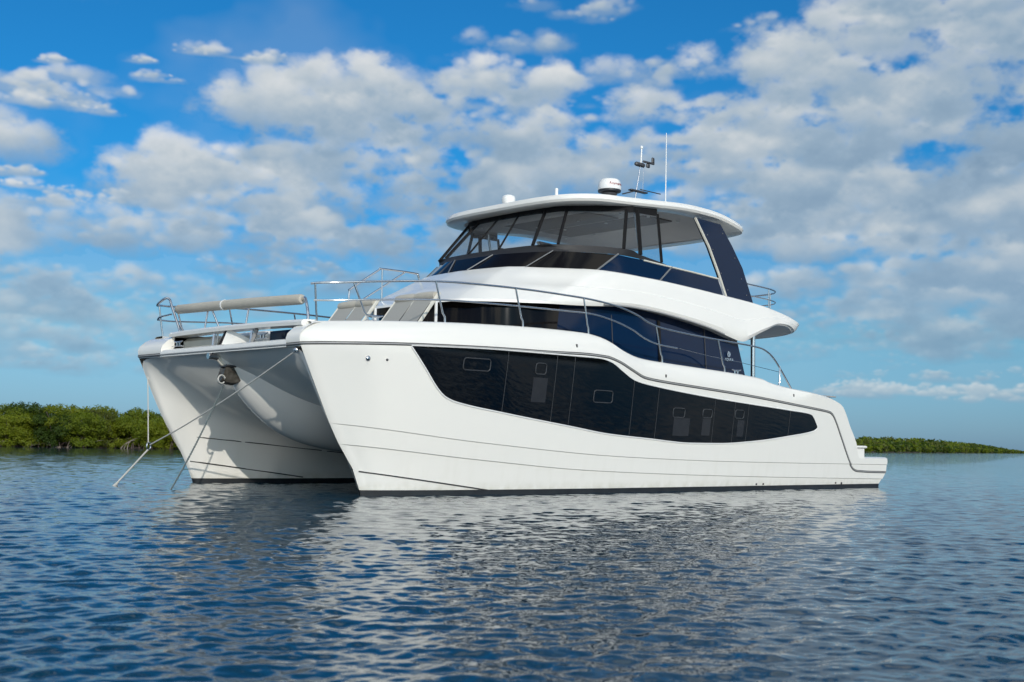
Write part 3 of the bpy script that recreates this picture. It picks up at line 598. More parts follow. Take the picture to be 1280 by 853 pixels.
def refine(ring):     # keep the bevel corners, soften the rest
    soft = cr(ring, 4); out = []; key = (0, 3, 6)
    for i, v in enumerate(soft):
        if i <= 24:
            a, b = (0, 3) if i <= 12 else (3, 6); k = (i-4*a)/12
            st = Vector(ring[a]).lerp(Vector(ring[b]), k); v = v.lerp(Vector((st.x*.5+v.x*.5, st.y, v.z)), .8 if 2 <= i <= 22 else .4)
        out.append(tuple(v))
    return out
rings = [refine(r) for r in rings]
mb = MB(); mb.grid(rings, flip=True).mirror()
capt = rings[-1]; mb.grid([capt, [mir(p) for p in capt]], flip=True)
und = rings[0]; mb.grid([und, [(x, y*.5, z+.02) for x, y, z in und], [(x, -y*.5, z+.02) for x, y, z in und], [mir(p) for p in und]])
FLY = mb.build('flybridge', WHITE, boat, 22)
for s in (-1, 1):
    mb = MB(); mb.tube(cr([(6.9, s*2.80, 3.655), (7.68, s*2.80, 3.675), (8.62, s*2.80, 3.635), (9.6, s*2.81, 3.535), (10.3, s*2.81, 3.435), (10.75, s*2.80, 3.35)], 5), .022, 6)
    mb.build('drip_rail', GREYM, boat, 50)
    mb = MB(); mb.tube([(12.28, s*2.45, 2.0), (12.28, s*2.45, 3.68)], .055, 12); mb.lathe([(.10, 0), (.10, .02), (.06, .03)], (12.28, s*2.45, 3.62), 12); mb.build('overhang_post', STEEL, boat, 50)
    MB().tube([(12.7, s*2.0, 3.6), (12.72, s*2.0, 3.5), (12.70, s*2.0, 3.42)], .018, 6).build('hook', DSTEEL, boat, 50)

# dark lower windscreen, black skirt, clear enclosure
wb = [(5.50, 0, 4.39), (5.51, .5, 4.39), (5.58, 1.0, 4.39), (5.92, 1.68, 4.39), (6.4, 2.08, 4.39), (7.08, 2.40, 4.385), (8.0, 2.5, 4.35), (8.88, 2.5, 4.33), (9.9, 2.5, 4.28), (11.1, 2.5, 4.22)]
wt = [(5.88, 0, 4.73), (5.89, .5, 4.73), (5.96, .95, 4.735), (6.40, 1.80, 4.75), (6.85, 2.13, 4.755), (7.62, 2.47, 4.76), (8.4, 2.5, 4.735), (9.3, 2.5, 4.69), (10.0, 2.5, 4.66), (10.92, 2.5, 4.61)]
eb = [(6.17, 0, 4.90), (6.175, .47, 4.90), (6.22, .98, 4.90), (6.28, 1.37, 4.90), (6.50, 1.88, 4.90), (7.78, 2.50, 4.905), (8.30, 2.50, 4.835), (8.98, 2.50, 4.75)]
et = [(6.87, 0, 5.745), (6.87, .32, 5.745), (6.90, .80, 5.745), (6.94, 1.05, 5.745), (7.08, 1.55, 5.745), (7.94, 2.42, 5.745), (8.22, 2.47, 5.76), (8.83, 2.5, 5.77)]
def ring_cr(r, a, b, n=4): return [tuple(v) for v in cr(r[a:b], n)]
mb = MB(); mb.grid(wall_from(ring_cr(wb, 0, 6), ring_cr(wt, 0, 6), 5), flip=True).mirror(); WS = mb.build('flybridge_windscreen', DARKS, boat, 30)
for s in (-1, 1):
    T = lambda r: [(x, s*y, z) for x, y, z in r]
    mb = MB(); mb.grid([T(r) for r in wall_from(wb[5:], wt[5:], 4)], flip=s > 0); SGf = mb.build('side_screen', BLUEG, boat, 30)
    for p, q in ((wb[5], (7.64, 2.47, 4.78)), (wb[7], wt[7])):
        MB().tube([Vector(T([p])[0])+Vector((0, s*.012, 0)), Vector(T([q])[0])+Vector((0, s*.012, 0))], .019, 6).build('mullion', MULL, SGf, 50)
    MB().tube([T([wt[-1]])[0], T([wt[-1]])[0]+(0,) if False else T([(11.16, 2.5, 4.2)])[0]], .022, 6).build('mullion', STEEL, SGf, 50)
    MB().tube([T([p])[0] for p in wt[6:]], .02, 6).build('capping', CREAM if s < 0 else GREYM, SGf, 50)
    for (p, q) in (((5.46, .30, 4.40), (5.89, .60, 4.74)), ((5.86, 1.62, 4.39), (6.41, 1.83, 4.765))):
        MB().tube([T([p])[0], T([q])[0]], .012, 6).build('mullion', MULL, WS, 50)
sk_b = wt[:6]+[(8.4, 2.505, 4.74), (9.25, 2.505, 4.70)]
mb = MB(); mb.grid(wall_from(ring_cr(sk_b, 0, 8), ring_cr(eb, 0, 8), 4), flip=True).mirror(); mb.build('enclosure_skirt', BLACK, boat, 30)
def post(p, q, r, name='enclosure_post'): return MB().tube([p, q], r, 6).build(name, FRAME, boat, 50)
ENC_P = [(1, .022), (3, .036), (4, .032), (5, .038), (6, .045), (7, .032)]
for s in (-1, 1):
    T = lambda p: (p[0], s*p[1], p[2])
    for i, r in ENC_P: post(T(eb[i]), T(et[i]), r)
    for a, b in ((1, 3), (3, 4), (4, 5), (5, 6), (6, 7)):
        mb = MB(); mb.grid([[T(p) for p in r] for r in wall_from(eb[a:b+1], et[a:b+1], 3)], flip=s > 0); mb.build('clear_panel', CLEAR, boat, 0)
mb = MB(); mb.grid(wall_from([mir(eb[1]), eb[0], eb[1]], [mir(et[1]), et[0], et[1]], 3)); mb.build('clear_panel', CLEAR, boat, 0)
# black header band under the hardtop
hb = [(x-.012, y, z-.055) for x, y, z in et]; ht_ = [(x-.02, y+.005 if y > 0 else 0, z+.14) for x, y, z in et]
mb = MB(); mb.grid(wall_from(ring_cr(hb, 0, 8), ring_cr(ht_, 0, 8), 3), flip=True).mirror(); mb.build('enclosure_header', FRAME, boat, 30)
# inside: structural posts, helm console and seats
for s in (-1, 1):
    MB().tube([(8.55, s*2.3, 4.75), (8.33, s*2.3, 5.8)], .03, 8).build('hardtop_post', STEEL, boat, 50)
mb = MB(); mb.box((6.95, .7, 4.65), (.6, 1.3, .5), .06); mb.build('helm_console', BLACK, boat, 30)
for y in (.35, 1.05):
    mb = MB(); mb.box((8.35, y, 4.62), (.5, .58, .14), .05); mb.box((8.6, y, 4.98), (.14, .56, .66), .05, Matrix.Rotation(R(10), 3, 'Y')); mb.tube([(8.35, y, 4.2), (8.35, y, 4.6)], .05, 8); mb.build('helm_seat', BLUEP, boat, 40)
mb = MB(); mb.tube([(7.27+.06*math.cos(a)*.5, .7+.19*math.sin(a), 4.98+.19*math.cos(a)) for a in np.linspace(0, 2*math.pi, 20, endpoint=False)], .016, 6, closed=True); mb.build('steering_wheel', DSTEEL, boat, 50)
mb = MB(); mb.box((9.6, 1.9, 4.45), (2.2, .6, .42), .06); mb.box((9.6, 2.2, 4.72), (2.2, .14, .4), .04); mb.build('flybridge_settee', WHITE2, boat, 30)

# hardtop
rim = [(6.50, 0), (6.50, .6), (6.53, 1.15), (6.63, 1.7), (6.86, 2.10), (7.25, 2.40), (7.85, 2.54), (8.5, 2.59), (9.6, 2.60), (10.4, 2.58), (11.0, 2.55), (11.6, 2.50), (11.95, 2.40), (12.12, 2.15), (12.2, 1.5), (12.25, .8), (12.25, 0)]
ZT = pch([6.4, 7.0, 7.85, 9.0, 9.6, 10.3, 11.03, 11.85, 12.3], [5.93, 5.94, 5.955, 6.03, 6.07, 6.08, 6.05, 5.93, 5.87])
rim = [tuple(v) for v in cr([(x, y, ZT(x)) for x, y in rim], 4)]
def inset(r, d, dz):
    o = []
    for x, y, z in r:
        n = Vector((x-9.3, y*1.25, 0)); L_ = n.length; n.normalize(); o.append((x-n.x*d, max(0, y-n.y*d) if y > .001 else 0, z+dz))
    return o
rg = [inset(rim, .42, -.13), inset(rim, .10, -.145), inset(rim, .02, -.122), inset(rim, -.012, -.075), inset(rim, 0, -.02), inset(rim, .05, .03), inset(rim, .3, .06), inset(rim, 1.0, .11), inset(rim, 2.0, .15)]
mb = MB(); mb.grid(rg, flip=True).mirror(); t_ = rg[-1]; mb.grid([t_, [mir(p) for p in t_]], flip=True)
HT = mb.build('hardtop', WHITE, boat, 35)
mb = MB(); q = inset(rim, .40, -.128); mb.grid([[(x, y*k, z) for x, y, z in q] for k in (1, .5, -.5, -1)]); SO = mb.build('headliner', SOFF, boat, 30)
for (x, y, a, b) in ((8.3, 0, 1.3, 2.6), (9.9, 0, 1.0, 3.2)):
    mb = MB(); mb.box((x, y, ZT(x)-.14), (a, b, .03), .01); mb.build('headliner_panel', SOFFD, SO, 30)
for x in (7.6, 8.5, 9.4, 10.4):
    for y in (-1.75, -.5, .8, 1.75): MB().lathe([(.035, -.02), (.035, 0)], (x, y, ZT(x)-.165), 10).build('downlight', GLOWL, SO, 50)
for s in (-1, 1):
    MB().lathe([(.0, 0), (.05, .0), (.05, .03), (.03, .05)], (10.42, s*2.50, ZT(10.4)-.09), 10).build('eyelet', DSTEEL, HT, 50)
    # raked glass leg that carries the aft end of the hardtop
    y = s*2.47; out = [(10.14, 5.88), (11.02, 5.85), (11.45, 5.42), (11.85, 4.95), (12.28, 4.15), (11.25, 4.21), (10.95, 4.75), (10.6, 5.3)]
    mb = MB(); F_ = [(x, y, z) for x, z in out]; B_ = [(x, y-s*.07, z) for x, z in out]
    mb.grid([F_, B_], closed=True, flip=s > 0); mb.poly(F_, s > 0); mb.poly(B_, s < 0); LEG = mb.build('raked_leg', BLUEG, boat, 30)
    MB().tube([(x, y+s*.004, z) for x, z in ((10.12, 5.87), (10.6, 5.3), (10.95, 4.75), (11.25, 4.21))], .03, 6).build('leg_trim', CREAM, LEG, 50)
    for x, z in ((10.55, 5.55), (11.1, 5.65), (10.75, 5.25), (11.55, 5.15), (11.05, 4.75), (11.8, 4.7), (11.3, 4.4), (12.0, 4.35)):
        MB().box((x, y+s*.006, z), (.022, .012, .022), .004).build('screw_cap', MULL, LEG, 50)

# roof equipment
rd = empty('radar', (10.04, 0, 6.2)); rd.parent = boat
mb = MB(); mb.lathe([(.255, .60), (.275, .63), (.27, .72), (.245, .82), (.20, .86), (.0, .875)], (0, 0, 0), 32); DM = mb.build('radar_dome', WHITE2, rd, 50)
mb = MB(); mb.lathe([(.17, .545), (.265, .565), (.272, .60), (.262, .615)], (0, 0, 0), 32); mb.build('radar_base', BOOT, rd, 50)
mb = MB(); mb.lathe([(.10, .40), (.16, .47), (.19, .53), (.17, .55)], (0, 0, 0), 24); mb.grid([[(-.1, -.1, .40), (.3, -.1, .30), (.7, -.1, -.1), (.4, -.1, -.1)], [(-.1, .1, .40), (.3, .1, .30), (.7, .1, -.1), (.4, .1, -.1)]]); mb.grid([[(-.1, -.1, .42), (.35, -.1, .36), (.75, -.1, -.1)], [(-.1, .1, .42), (.35, .1, .36), (.75, .1, -.1)]]); mb.build('radar_bracket', DSTEEL, rd, 50)
def ring_text(body, r, z0, size, a_mid, m_, parent):
    mbv, mbf = [], []
    cu = bpy.data.curves.new('t', 'FONT'); cu.body = body; cu.size = size; cu.align_x = 'CENTER'; cu.extrude = .001
    t = bpy.data.objects.new('t', cu); me = bpy.data.meshes.new_from_object(t); bpy.data.objects.remove(t); bpy.data.curves.remove(cu)
    for v in me.vertices:
        a = a_mid+v.co.x/r; rr_ = r-.018*(v.co.y/size)
        v.co = ((rr_+v.co.z)*math.cos(a), (rr_+v.co.z)*math.sin(a), z0+v.co.y)
    me.materials.append(m_); o = bpy.data.objects.new('lettering', me); col.objects.link(o); o.parent = parent
ring_text('Raymarine', .281, .70, .095, math.atan2(-.72, -.69)+R(38), RLETTER, rd)
ms = empty('light_mast', (10.8, 0, 6.2)); ms.parent = boat
mb = MB(); mb.tube([(.0, 0, -.1), (.16, 0, .62), (.32, 0, 1.36)], .015, 8); mb.tube([(.42, 0, .75), (.44, .0, 1.36)], .008, 6); mb.build('mast_pole', STEEL, ms, 50)
mb = MB(); mb.box((.30, 0, 1.40), (.34, .10, .10), .03); mb.box((.62, 0, 1.50), (.42, .05, .05), .015); mb.box((.78, 0, 1.58), (.10, .05, .14), .02); mb.box((.60, 0, 1.42), (.12, .06, .1), .02); mb.build('mast_head', DSTEEL, ms, 30)
mb = MB(); mb.box((.25, 0, .74), (.6, .12, .035), .01); mb.box((.7, 0, .80), (.75, .03, .02), .005); mb.box((-.1, 0, .66), (.4, .08, .03), .01, Matrix.Rotation(R(-18), 3, 'Y')); mb.build('spreader', DSTEEL, ms, 30)
mb = MB(); mb.tube([(.34, 0, 1.45), (.36, 0, 1.80)], .018, 8); mb.lathe([(.03, 0), (.04, .02), (.03, .06), (.0, .07)], (.36, 0, 1.80), 12); mb.build('anchor_light', WHITE2, ms, 50)
MB().tube([(11.35, -.6, 6.1), (11.35, -.6, 6.5), (11.36, -.6, 8.31)], [.02, .016, .009], 8).build('whip_antenna', WHITE2, boat, 50)
MB().tube([(8.3, 0, 6.1), (8.3, 0, 6.58)], .038, 12).build('antenna_stub', WHITE2, boat, 50)
mb = MB(); mb.lathe([(.10, 0), (.14, .05), (.15, .13), (.13, .19), (.06, .22), (0, .225)], (6.85, 0, 5.99), 20); mb.build('satellite_dome', WHITE2, boat, 50)

# side rails, one each side
TOP = [(.16, 2.62, 3.39), (.30, 2.74, 3.41), (.6, 2.92, 3.43), (1.09, 3.12, 3.48), (2.14, 3.37, 3.57), (3.1, 3.48, 3.60), (4.1, 3.54, 3.61), (5.0, 3.57, 3.60), (5.72, 3.58, 3.58), (6.4, 3.58, 3.52), (6.95, 3.58, 3.41), (7.3, 3.58, 3.29), (7.7, 3.58, 3.21), (8.5, 3.58, 3.15), (9.33, 3.57, 3.11), (10.15, 3.56, 3.08), (10.8, 3.56, 3.05), (11.2, 3.56, 2.99), (11.6, 3.55, 2.78), (12.23, 3.54, 2.18)]
MID = [(.20, 2.66, 3.12), (.6, 2.92, 3.14), (1.09, 3.13, 3.18), (2.2, 3.38, 3.26), (3.2, 3.48, 3.29), (4.1, 3.54, 3.30), (5.0, 3.57, 3.31), (5.72, 3.58, 3.31), (6.3, 3.58, 3.24), (6.84, 3.58, 3.11), (7.2, 3.58, 2.97), (7.61, 3.58, 2.88), (8.2, 3.58, 2.84)]
WIRE = [(8.2, 3.58, 2.84), (9.3, 3.57, 2.74), (10.3, 3.56, 2.68), (11.75, 3.55, 2.55)]
STAN = [((.22, 2.66, 3.38), (.30, 2.62, 2.76)), ((.75, 2.98, 3.44), (1.0, 3.06, 2.78)), ((2.14, 3.37, 3.57), (2.34, 3.40, 2.84)), ((3.82, 3.53, 3.61), (4.0, 3.55, 2.90)), ((5.5, 3.58, 3.59), (5.62, 3.60, 2.90)), ((7.55, 3.58, 3.23), (7.73, 3.6, 2.49)), ((9.53, 3.57, 3.10), (9.74, 3.59, 2.41)), ((11.75, 3.55, 2.68), (11.72, 3.56, 2.20))]
for s in (-1, 1):
    T = lambda P: [(x, s*y, z) for x, y, z in P]
    RL = MB().tube(cr(T(TOP), 5), .019, 8).build('side_rail', STEEL, boat, 50)
    MB().tube(cr(T(MID), 5), .016, 8).build('mid_rail', STEEL, RL, 50)
    MB().tube(T(WIRE), .006, 5).build('guard_wire', STEEL, RL, 50)
    for a, b in STAN:
        k = Vector(a).lerp(Vector(b), .80); k.x = b[0]-.01; b2 = (b[0], b[1], b[2]-.02)
        mb = MB(); mb.tube(T([a, tuple(Vector(a).lerp(Vector(b), .72)), tuple(k), b2]), .017, 8); mb.lathe([(.035, 0), (.035, .012), (.02, .03)], (b[0], s*b[1], b[2]), 10); mb.build('stanchion', STEEL, RL, 50)
# pulpit loops either side of the bow opening
mb = MB(); mb.tube(cr([(.16, 2.62, 3.39), (.14, 2.55, 3.42), (.20, 2.42, 3.51), (.26, 2.34, 3.50), (.25, 2.2, 3.33), (.25, 1.88, 2.9), (.25, 1.85, 2.8)], 5), .024, 8); mb.tube([(.3, 1.95, 2.98), (.32, 1.78, 2.8)], .02, 8); mb.build('pulpit_loop', STEEL, boat, 50)
mb = MB(); mb.tube(cr([(.20, 2.66, 3.12), (.16, 2.5, 3.16), (.24, 2.2, 3.2)], 5), .018, 8); mb.tube([(.24, 2.3, 3.2), (.24, 2.2, 3.2)], .018, 8); mb.build('pulpit_loop', STEEL, boat, 50)
mb = MB(); mb.tube(cr([(.40, -2.0, 3.20), (.36, -2.16, 3.21), (.3, -2.30, 3.12), (.27, -2.40, 2.95), (.25, -2.44, 2.78)], 5), .026, 8); mb.build('pulpit_loop', STEEL, boat, 50)
aw = MB(); aw.tube([(.40, y, 3.31-.11*(2.27-y)/4.3+.012*math.sin((2.27-y)/4.3*math.pi)) for y in (2.25, 2.22, 1.5, .8, 0, -.8, -1.5, -1.98, -2.03)], [.075, .088, .09, .09, .092, .09, .09, .088, .072], 16)
AW = aw.build('furled_awning', BEIGE, boat, 50)
MB().tube([(.40, .52, 3.276), (.40, .48, 3.275)], .098, 16).build('strap', WHITE2, AW, 50)
for y, x2, y2 in ((1.1, .30, 1.02), (.95, .5, .80), (-.35, .30, -.42)): MB().tube([(.40, y, 3.22), (x2, y2, 2.84)], .018, 8).build('awning_stanchion', STEEL, AW, 50)

# handrail beside the steps from foredeck to flybridge
mb = MB(); mb.tube(cr([(3.46, 1, 3.5), (3.47, 1, 3.86), (3.52, 1, 3.93), (4.18, 1, 4.37), (4.28, 1, 4.41), (5.12, 1, 4.41), (5.22, 1, 4.37), (5.25, 1, 4.25)], 5), .021, 8); mb.tube([(3.84, 1, 3.75), (4.9, 1, 4.42)], .018, 8); mb.tube([(4.28, 1, 4.41), (4.28, 1, 3.6)], .018, 8); mb.build('step_handrail', STEEL, boat, 50)

# reclining lounger seats on the foredeck
def lounger(y0, y1, name='lounger'):
    e = empty(name, (2.3, (y0+y1)/2, 2.46)); e.parent = boat; o = Vector((2.3, (y0+y1)/2, 2.46))
    def b(mb, nm, m_, sm=40): mb.v = [tuple(Vector(v)-o) for v in mb.v]; return mb.build(nm, m_, e, sm)
    ym = (y0+y1)/2; foot, head = Vector((2.32, 0, 2.55)), Vector((3.02, 0, 3.46)); d = (head-foot).normalized(); n = Vector((-d.z, 0, d.x))
    for a, c in ((y0+.04, ym-.002), (ym+.002, y1-.04)):
        mb = MB(); mb.grid([[tuple(foot+d*(k*1.12)+n*(h)+Vector((0, a+.01 if e_ else a, 0))) if j == 0 else tuple(foot+d*(k*1.12)+n*h+Vector((0, c-.01 if e_ else c, 0))) for j in (0, 1)] for k, h, e_ in ((0, .0, 0), (0, .07, 1), (.5, .085, 1), (1, .07, 1), (1, 0, 0))])
        b(mb, 'back_cushion', GREYF)
        mb = MB(); mb.tube([tuple(head+d*-.02+n*.06+Vector((0, y, 0))) for y in np.linspace(a, c, 6)], [.07, .085, .085, .085, .085, .07], 12); b(mb, 'headrest', BEIGE)
    for y in (y0+.02, ym, y1-.02): b(MB().tube([tuple(foot+Vector((0, y, 0))+n*.05), tuple(head+d*.06+Vector((0, y, 0))+n*.05)], .035 if y != ym else .026, 6), 'back_frame', CREAM)
    for y in (y0+.02, y1-.02): b(MB().box((2.95, y, 2.9), (.05, .045, .95), .01), 'support_leg', WHITE2, 30)
    mb = MB(); mb.box((1.9, ym, 2.55), (.9, y1-y0, .18), .05); b(mb, 'seat_cushion', GREYF)
lounger(-2.42, -1.22); lounger(-.62, .60)

# mooring cleats
def cleat(x, y, z, rz):
    mb = MB(); Rz = Matrix.Rotation(rz, 3, 'Z'); P = lambda *a: tuple(Rz @ Vector(a)+Vector((x, y, z)))
    mb.tube([P(-.05, 0, 0), P(-.05, 0, .07)], .018, 6); mb.tube([P(.05, 0, 0), P(.05, 0, .07)], .018, 6)
    mb.tube([P(-.16, 0, .095), P(-.08, 0, .078), P(0, 0, .075), P(.08, 0, .078), P(.16, 0, .095)], [.010, .018, .02, .018, .010], 8)
    mb.box((x, y, z), (.36, .09, .016), .005, Rz); mb.build('cleat', STEEL, boat, 50)
for s in (-1, 1):
    cleat(1.12, s*3.08, 2.835, 0); cleat(10.25, s*3.5, 2.43, 0); cleat(.02, s*1.45, 2.545, R(90))
# aft flybridge rail
mb = MB()
for z, r in ((4.62, .019), (4.36, .015)):
    mb.tube(cr([(12.2, -2.35, z+.02), (13.1, -2.3, z), (13.65, -2.1, z-.01), (13.9, -1.6, z-.02), (13.98, 0, z-.02), (13.9, 1.6, z-.02), (13.65, 2.1, z-.01), (13.1, 2.3, z), (12.2, 2.35, z+.02)], 6), r, 8)
AR = mb.build('aft_rail', STEEL, boat, 50)
for x, y in ((13.1, -2.3), (13.8, -1.85), (13.96, -.6), (13.96, .6), (13.8, 1.85), (13.1, 2.3)): MB().tube([(x, y, 3.95), (x, y, 4.61)], .016, 8).build('stanchion', STEEL, AR, 50)
mb = MB(); mb.box((13.3, 0, 4.05), (.9, 3.9, .22), .05); mb.build('aft_sunpad', CREAM, boat, 40)

# ------------------------------------------------------------------ mooring gear in the water
ring = Vector((.02, 2.45, .70))
def rope(pts, r, n=10): return MB().tube(cr(pts, n), r, 7)
br = empty('mooring_bridle', (-1.2, 1.53, -.1), 'pale rope bridle from both bows joined at a ring and running down into the water', 'rope')
def brb(mb, n, m_): mb.v = [(x+1.2, y-1.53, z+.1) for x, y, z in mb.v]; return mb.build(n, m_, br, 60)
pa, pb = Vector((-.06, -2.62, 2.30)), Vector((.10, 2.80, 2.26))
brb(rope([pa, pa.lerp(ring, .35)+Vector((0, 0, -.05)), pa.lerp(ring, .7)+Vector((0, 0, -.05)), ring+Vector((0, -.06, .03))], .013), 'bridle_leg', ROPE)
brb(rope([pb, pb.lerp(ring, .5), ring+Vector((0, .02, .06))], .011), 'bridle_leg', ROPE)
brb(MB().tube([tuple(ring+Vector((.05*math.cos(a), .02*math.cos(a), .07*math.sin(a)))) for a in np.linspace(0, 2*math.pi, 16, endpoint=False)], .014, 6, closed=True), 'ring', STEEL)
W0 = Vector((-1.22, 1.50, -.15)); brb(rope([ring+Vector((-.02, -.01, -.07)), ring.lerp(W0, .5)+Vector((0, 0, -.03)), W0], .017), 'mooring_line', ROPE)
brb(MB().tube([tuple(W0.lerp(ring, k)+Vector((0, 0, -.03*4*k*(1-k)))) for k in (.10, .16, .22, .28)], [.030, .034, .030, .018], 8), 'splice', ROPE)
for P in (pa, pb): brb(MB().lathe([(.05, -.02), (.06, 0), (.04, .04)], P, 10), 'shackle', STEEL)
ch = MB(); A0, A1 = Vector((.10, -.1, 1.78)), Vector((-.84, .02, -.15)); n = 90
for i in range(n):
    c = A0.lerp(A1, i/n)+Vector((0, 0, -.07*math.sin(math.pi*i/n))); d = (A1-A0).normalized(); x = Vector((0, 1, 0)) if i % 2 else d.cross(Vector((0, 1, 0)))
    ch.tube([tuple(c+d*(.020*math.cos(a))+x*(.014*math.sin(a))) for a in np.linspace(0, 2*math.pi, 8, endpoint=False)], .006, 4, closed=True)
o = ch.build('anchor_chain', CHAIN, None, 60); o['label'] = 'thin galvanised chain hanging from the anchor between the hulls into the water'; o['category'] = 'chain'

# ------------------------------------------------------------------ mangrove bank on the left
LEAF = []
for nm, c1, c2 in (('yellow_green_leaves', (.19, .22, .012), (.13, .17, .011)), ('green_leaves', (.155, .195, .011), (.105, .145, .010)), ('dark_green_leaves', (.06, .10, .011), (.032, .06, .009)), ('olive_leaves', (.11, .125, .022), (.07, .085, .016))):
    m = mat(nm, c1, .55, spec=.3, noise=(2.5, 1.0, c2)); nt = m.node_tree; b = nt.nodes['Principled BSDF']
    t = nt.nodes.new('ShaderNodeBsdfTranslucent'); t.inputs[0].default_value = (c1[0]*1.5, c1[1]*1.5, c1[2]*1.3, 1); mx = nt.nodes.new('ShaderNodeMixShader'); mx.inputs[0].default_value = .42
    nt.links.new(b.outputs[0], mx.inputs[1]); nt.links.new(t.outputs[0], mx.inputs[2]); nt.links.new(mx.outputs[0], nt.nodes['Material Output'].inputs[0]); LEAF.append(m)
BARK = mat('mangrove_bark', (.13, .10, .085), .9, noise=(6, .8, (.07, .05, .045)))
PALEB = mat('pale_dead_wood', (.26, .22, .19), .9, noise=(6, .8, (.18, .15, .13)))
MUD = mat('mud', (.035, .028, .02), .9, noise=(1.5, .8, (.06, .045, .03)))
def leaf_cloud(lobes, per, size, rs):
    V = []; F = []
    for (cx, cy, cz, rx, ry, rz) in lobes:
        ctr = np.array([cx, cy, cz-.15]); k = int(per*(rx*ry+ry*rz+rx*rz)/3)
        d = rs.normal(size=(k, 3)); d /= np.linalg.norm(d, axis=1)[:, None]
        rad = rs.random(k)**.28
        # sprays: leaves gather in small tufts
        P = d*rad[:, None]*np.array([rx, ry, rz])+np.array([cx, cy, cz])
        P += .10*np.sin(P[:, [1, 2, 0]]*5.1+cx)
        for p in P:
            for _ in range(3):
                c = p+rs.normal(0, size*.7, 3); m = (c-ctr)/(np.linalg.norm(c-ctr)+1e-6)+rs.normal(0, .5, 3)+np.array([0, 0, .25]); a = np.cross(m, rs.normal(size=3)); a /= (np.linalg.norm(a)+1e-6); n = np.cross(m, a); n /= (np.linalg.norm(n)+1e-6)
                s = size*(.6+.7*rs.random()); i = len(V)
                V += [tuple(c-a*s), tuple(c+n*s*.5), tuple(c+a*s), tuple(c-n*s*.5)]; F.append((i, i+1, i+2, i+3))
    return V, F
def tree_parts(seed, H, W_, low):
    rs = np.random.default_rng(seed); lobes = []
    for i in range(int(14+W_*2)):
        a = rs.random()*6.283; q = math.sqrt(rs.random())*W_*.5
        z = H*(.26+.56*rs.random()) if low else H*(.25+.60*rs.random())
        z *= 1-.22*(q/(W_*.5))**2*(0 if low else 1)
        r = .36+.34*rs.random()
        lobes.append((q*math.cos(a), q*math.sin(a), z, r*1.15, r*1.15, r*.75))
    for i in range(6): lobes.append((rs.normal(0, W_*.28), rs.normal(0, W_*.28), H*(.80+.06*rs.random()), .55, .55, .32))
    if low:
        for i in range(9): a = rs.random()*6.283; lobes.append((W_*.45*math.cos(a), W_*.45*math.sin(a), H*(.13+.14*rs.random()), .46, .46, .32))
    cr_ = leaf_cloud(lobes, 620, .062, rs)
    tr = MB()
    for i in range(4):
        a = rs.random()*6.283; e = Vector((W_*.32*math.cos(a), W_*.32*math.sin(a), H*.78)); tr.tube(cr([(.1*math.cos(a), .1*math.sin(a), .25), (e.x*.35, e.y*.35, H*.38), tuple(e)], 4), [.06-.005*k for k in range(9)], 5)
    rt_ = MB()
    for i in range(16):
        a = rs.random()*6.283; q = .35+rs.random()*W_*.42; h = .3+.65*rs.random()
        rt_.tube(cr([(.05*math.cos(a), .05*math.sin(a), h), (q*.55*math.cos(a), q*.55*math.sin(a), h*.85), (q*math.cos(a), q*math.sin(a), -.15)], 4), .018+.012*rs.random(), 4)
    return cr_, tr, rt_
PROTO = []
for i in range(6):
    low = i < 3; (V, F), tr, rt_ = tree_parts(50+i, 2.3 if low else 3.0, 3.0 if low else 3.9, low)
    def md(n, v, f, m_):
        me = bpy.data.meshes.new(n); me.from_pydata(v, [], f); me.update(); me.materials.append(m_); return me
    PROTO.append((md('foliage', V, F, LEAF[0]), md('trunk', tr.v, tr.f, BARK), md('prop_roots', rt_.v, rt_.f, BARK)))
tex = ['yellow-green', 'mid-green', 'dark green', 'olive']
S0, S1 = Vector((17.65, 58.2, 0)), Vector((27.6, 54.2, 0)); sd = (S1-S0).normalized(); sn = Vector((-sd.y, sd.x, 0)); sn = sn if sn.y > 0 else -sn
cnt = 0
def mangrove(p, k, leaf, scl, rz, label, group):
    e = empty('mangrove_tree', p, label, 'tree', group); e.rotation_euler = (0, 0, rz); e.scale = (scl*random.uniform(.95, 1.1), scl*random.uniform(.95, 1.1), scl)
    for nm, me in zip(('crown', 'trunk', 'prop_roots'), PROTO[k]):
        o = bpy.data.objects.new(nm, me); col.objects.link(o); o.parent = e
        if nm == 'crown': o.material_slots[0].link = 'OBJECT'; o.material_slots[0].material = LEAF[leaf]
for row, (dep, stp, ks, grp) in enumerate(((.55, 1.25, (0, 1, 2), 'low mangroves along the water edge'), (2.7, 1.75, (3, 4, 5), 'taller mangroves behind the water edge row'), (4.9, 2.0, (3, 4, 5), 'taller mangroves behind the water edge row'))):
    t = -5.5
    while t < 17.5:
        lf = random.choices((0, 1, 2, 3), (5, 4, 1, 2) if row == 0 else (3, 5, 3, 2))[0]
        prof = 1.0 if t < 4 else (1.0-.0125*(t-4)*1.6)
        p = S0+sd*(t+random.uniform(-.4, .4))+sn*(dep+random.uniform(-.4, .4))
        sc_ = (random.uniform(.82, 1.05) if row == 0 else random.uniform(.86, 1.02))*prof
        lb = ('low bushy %s mangrove rooted at the water edge on the left bank' if row == 0 else 'taller %s mangrove standing behind the edge row on the left bank') % tex[lf]
        mangrove((p.x, p.y, .0), random.choice(ks), lf, sc_, random.random()*6.28, lb, grp+', '+tex[lf]); t += stp*random.uniform(.8, 1.2)
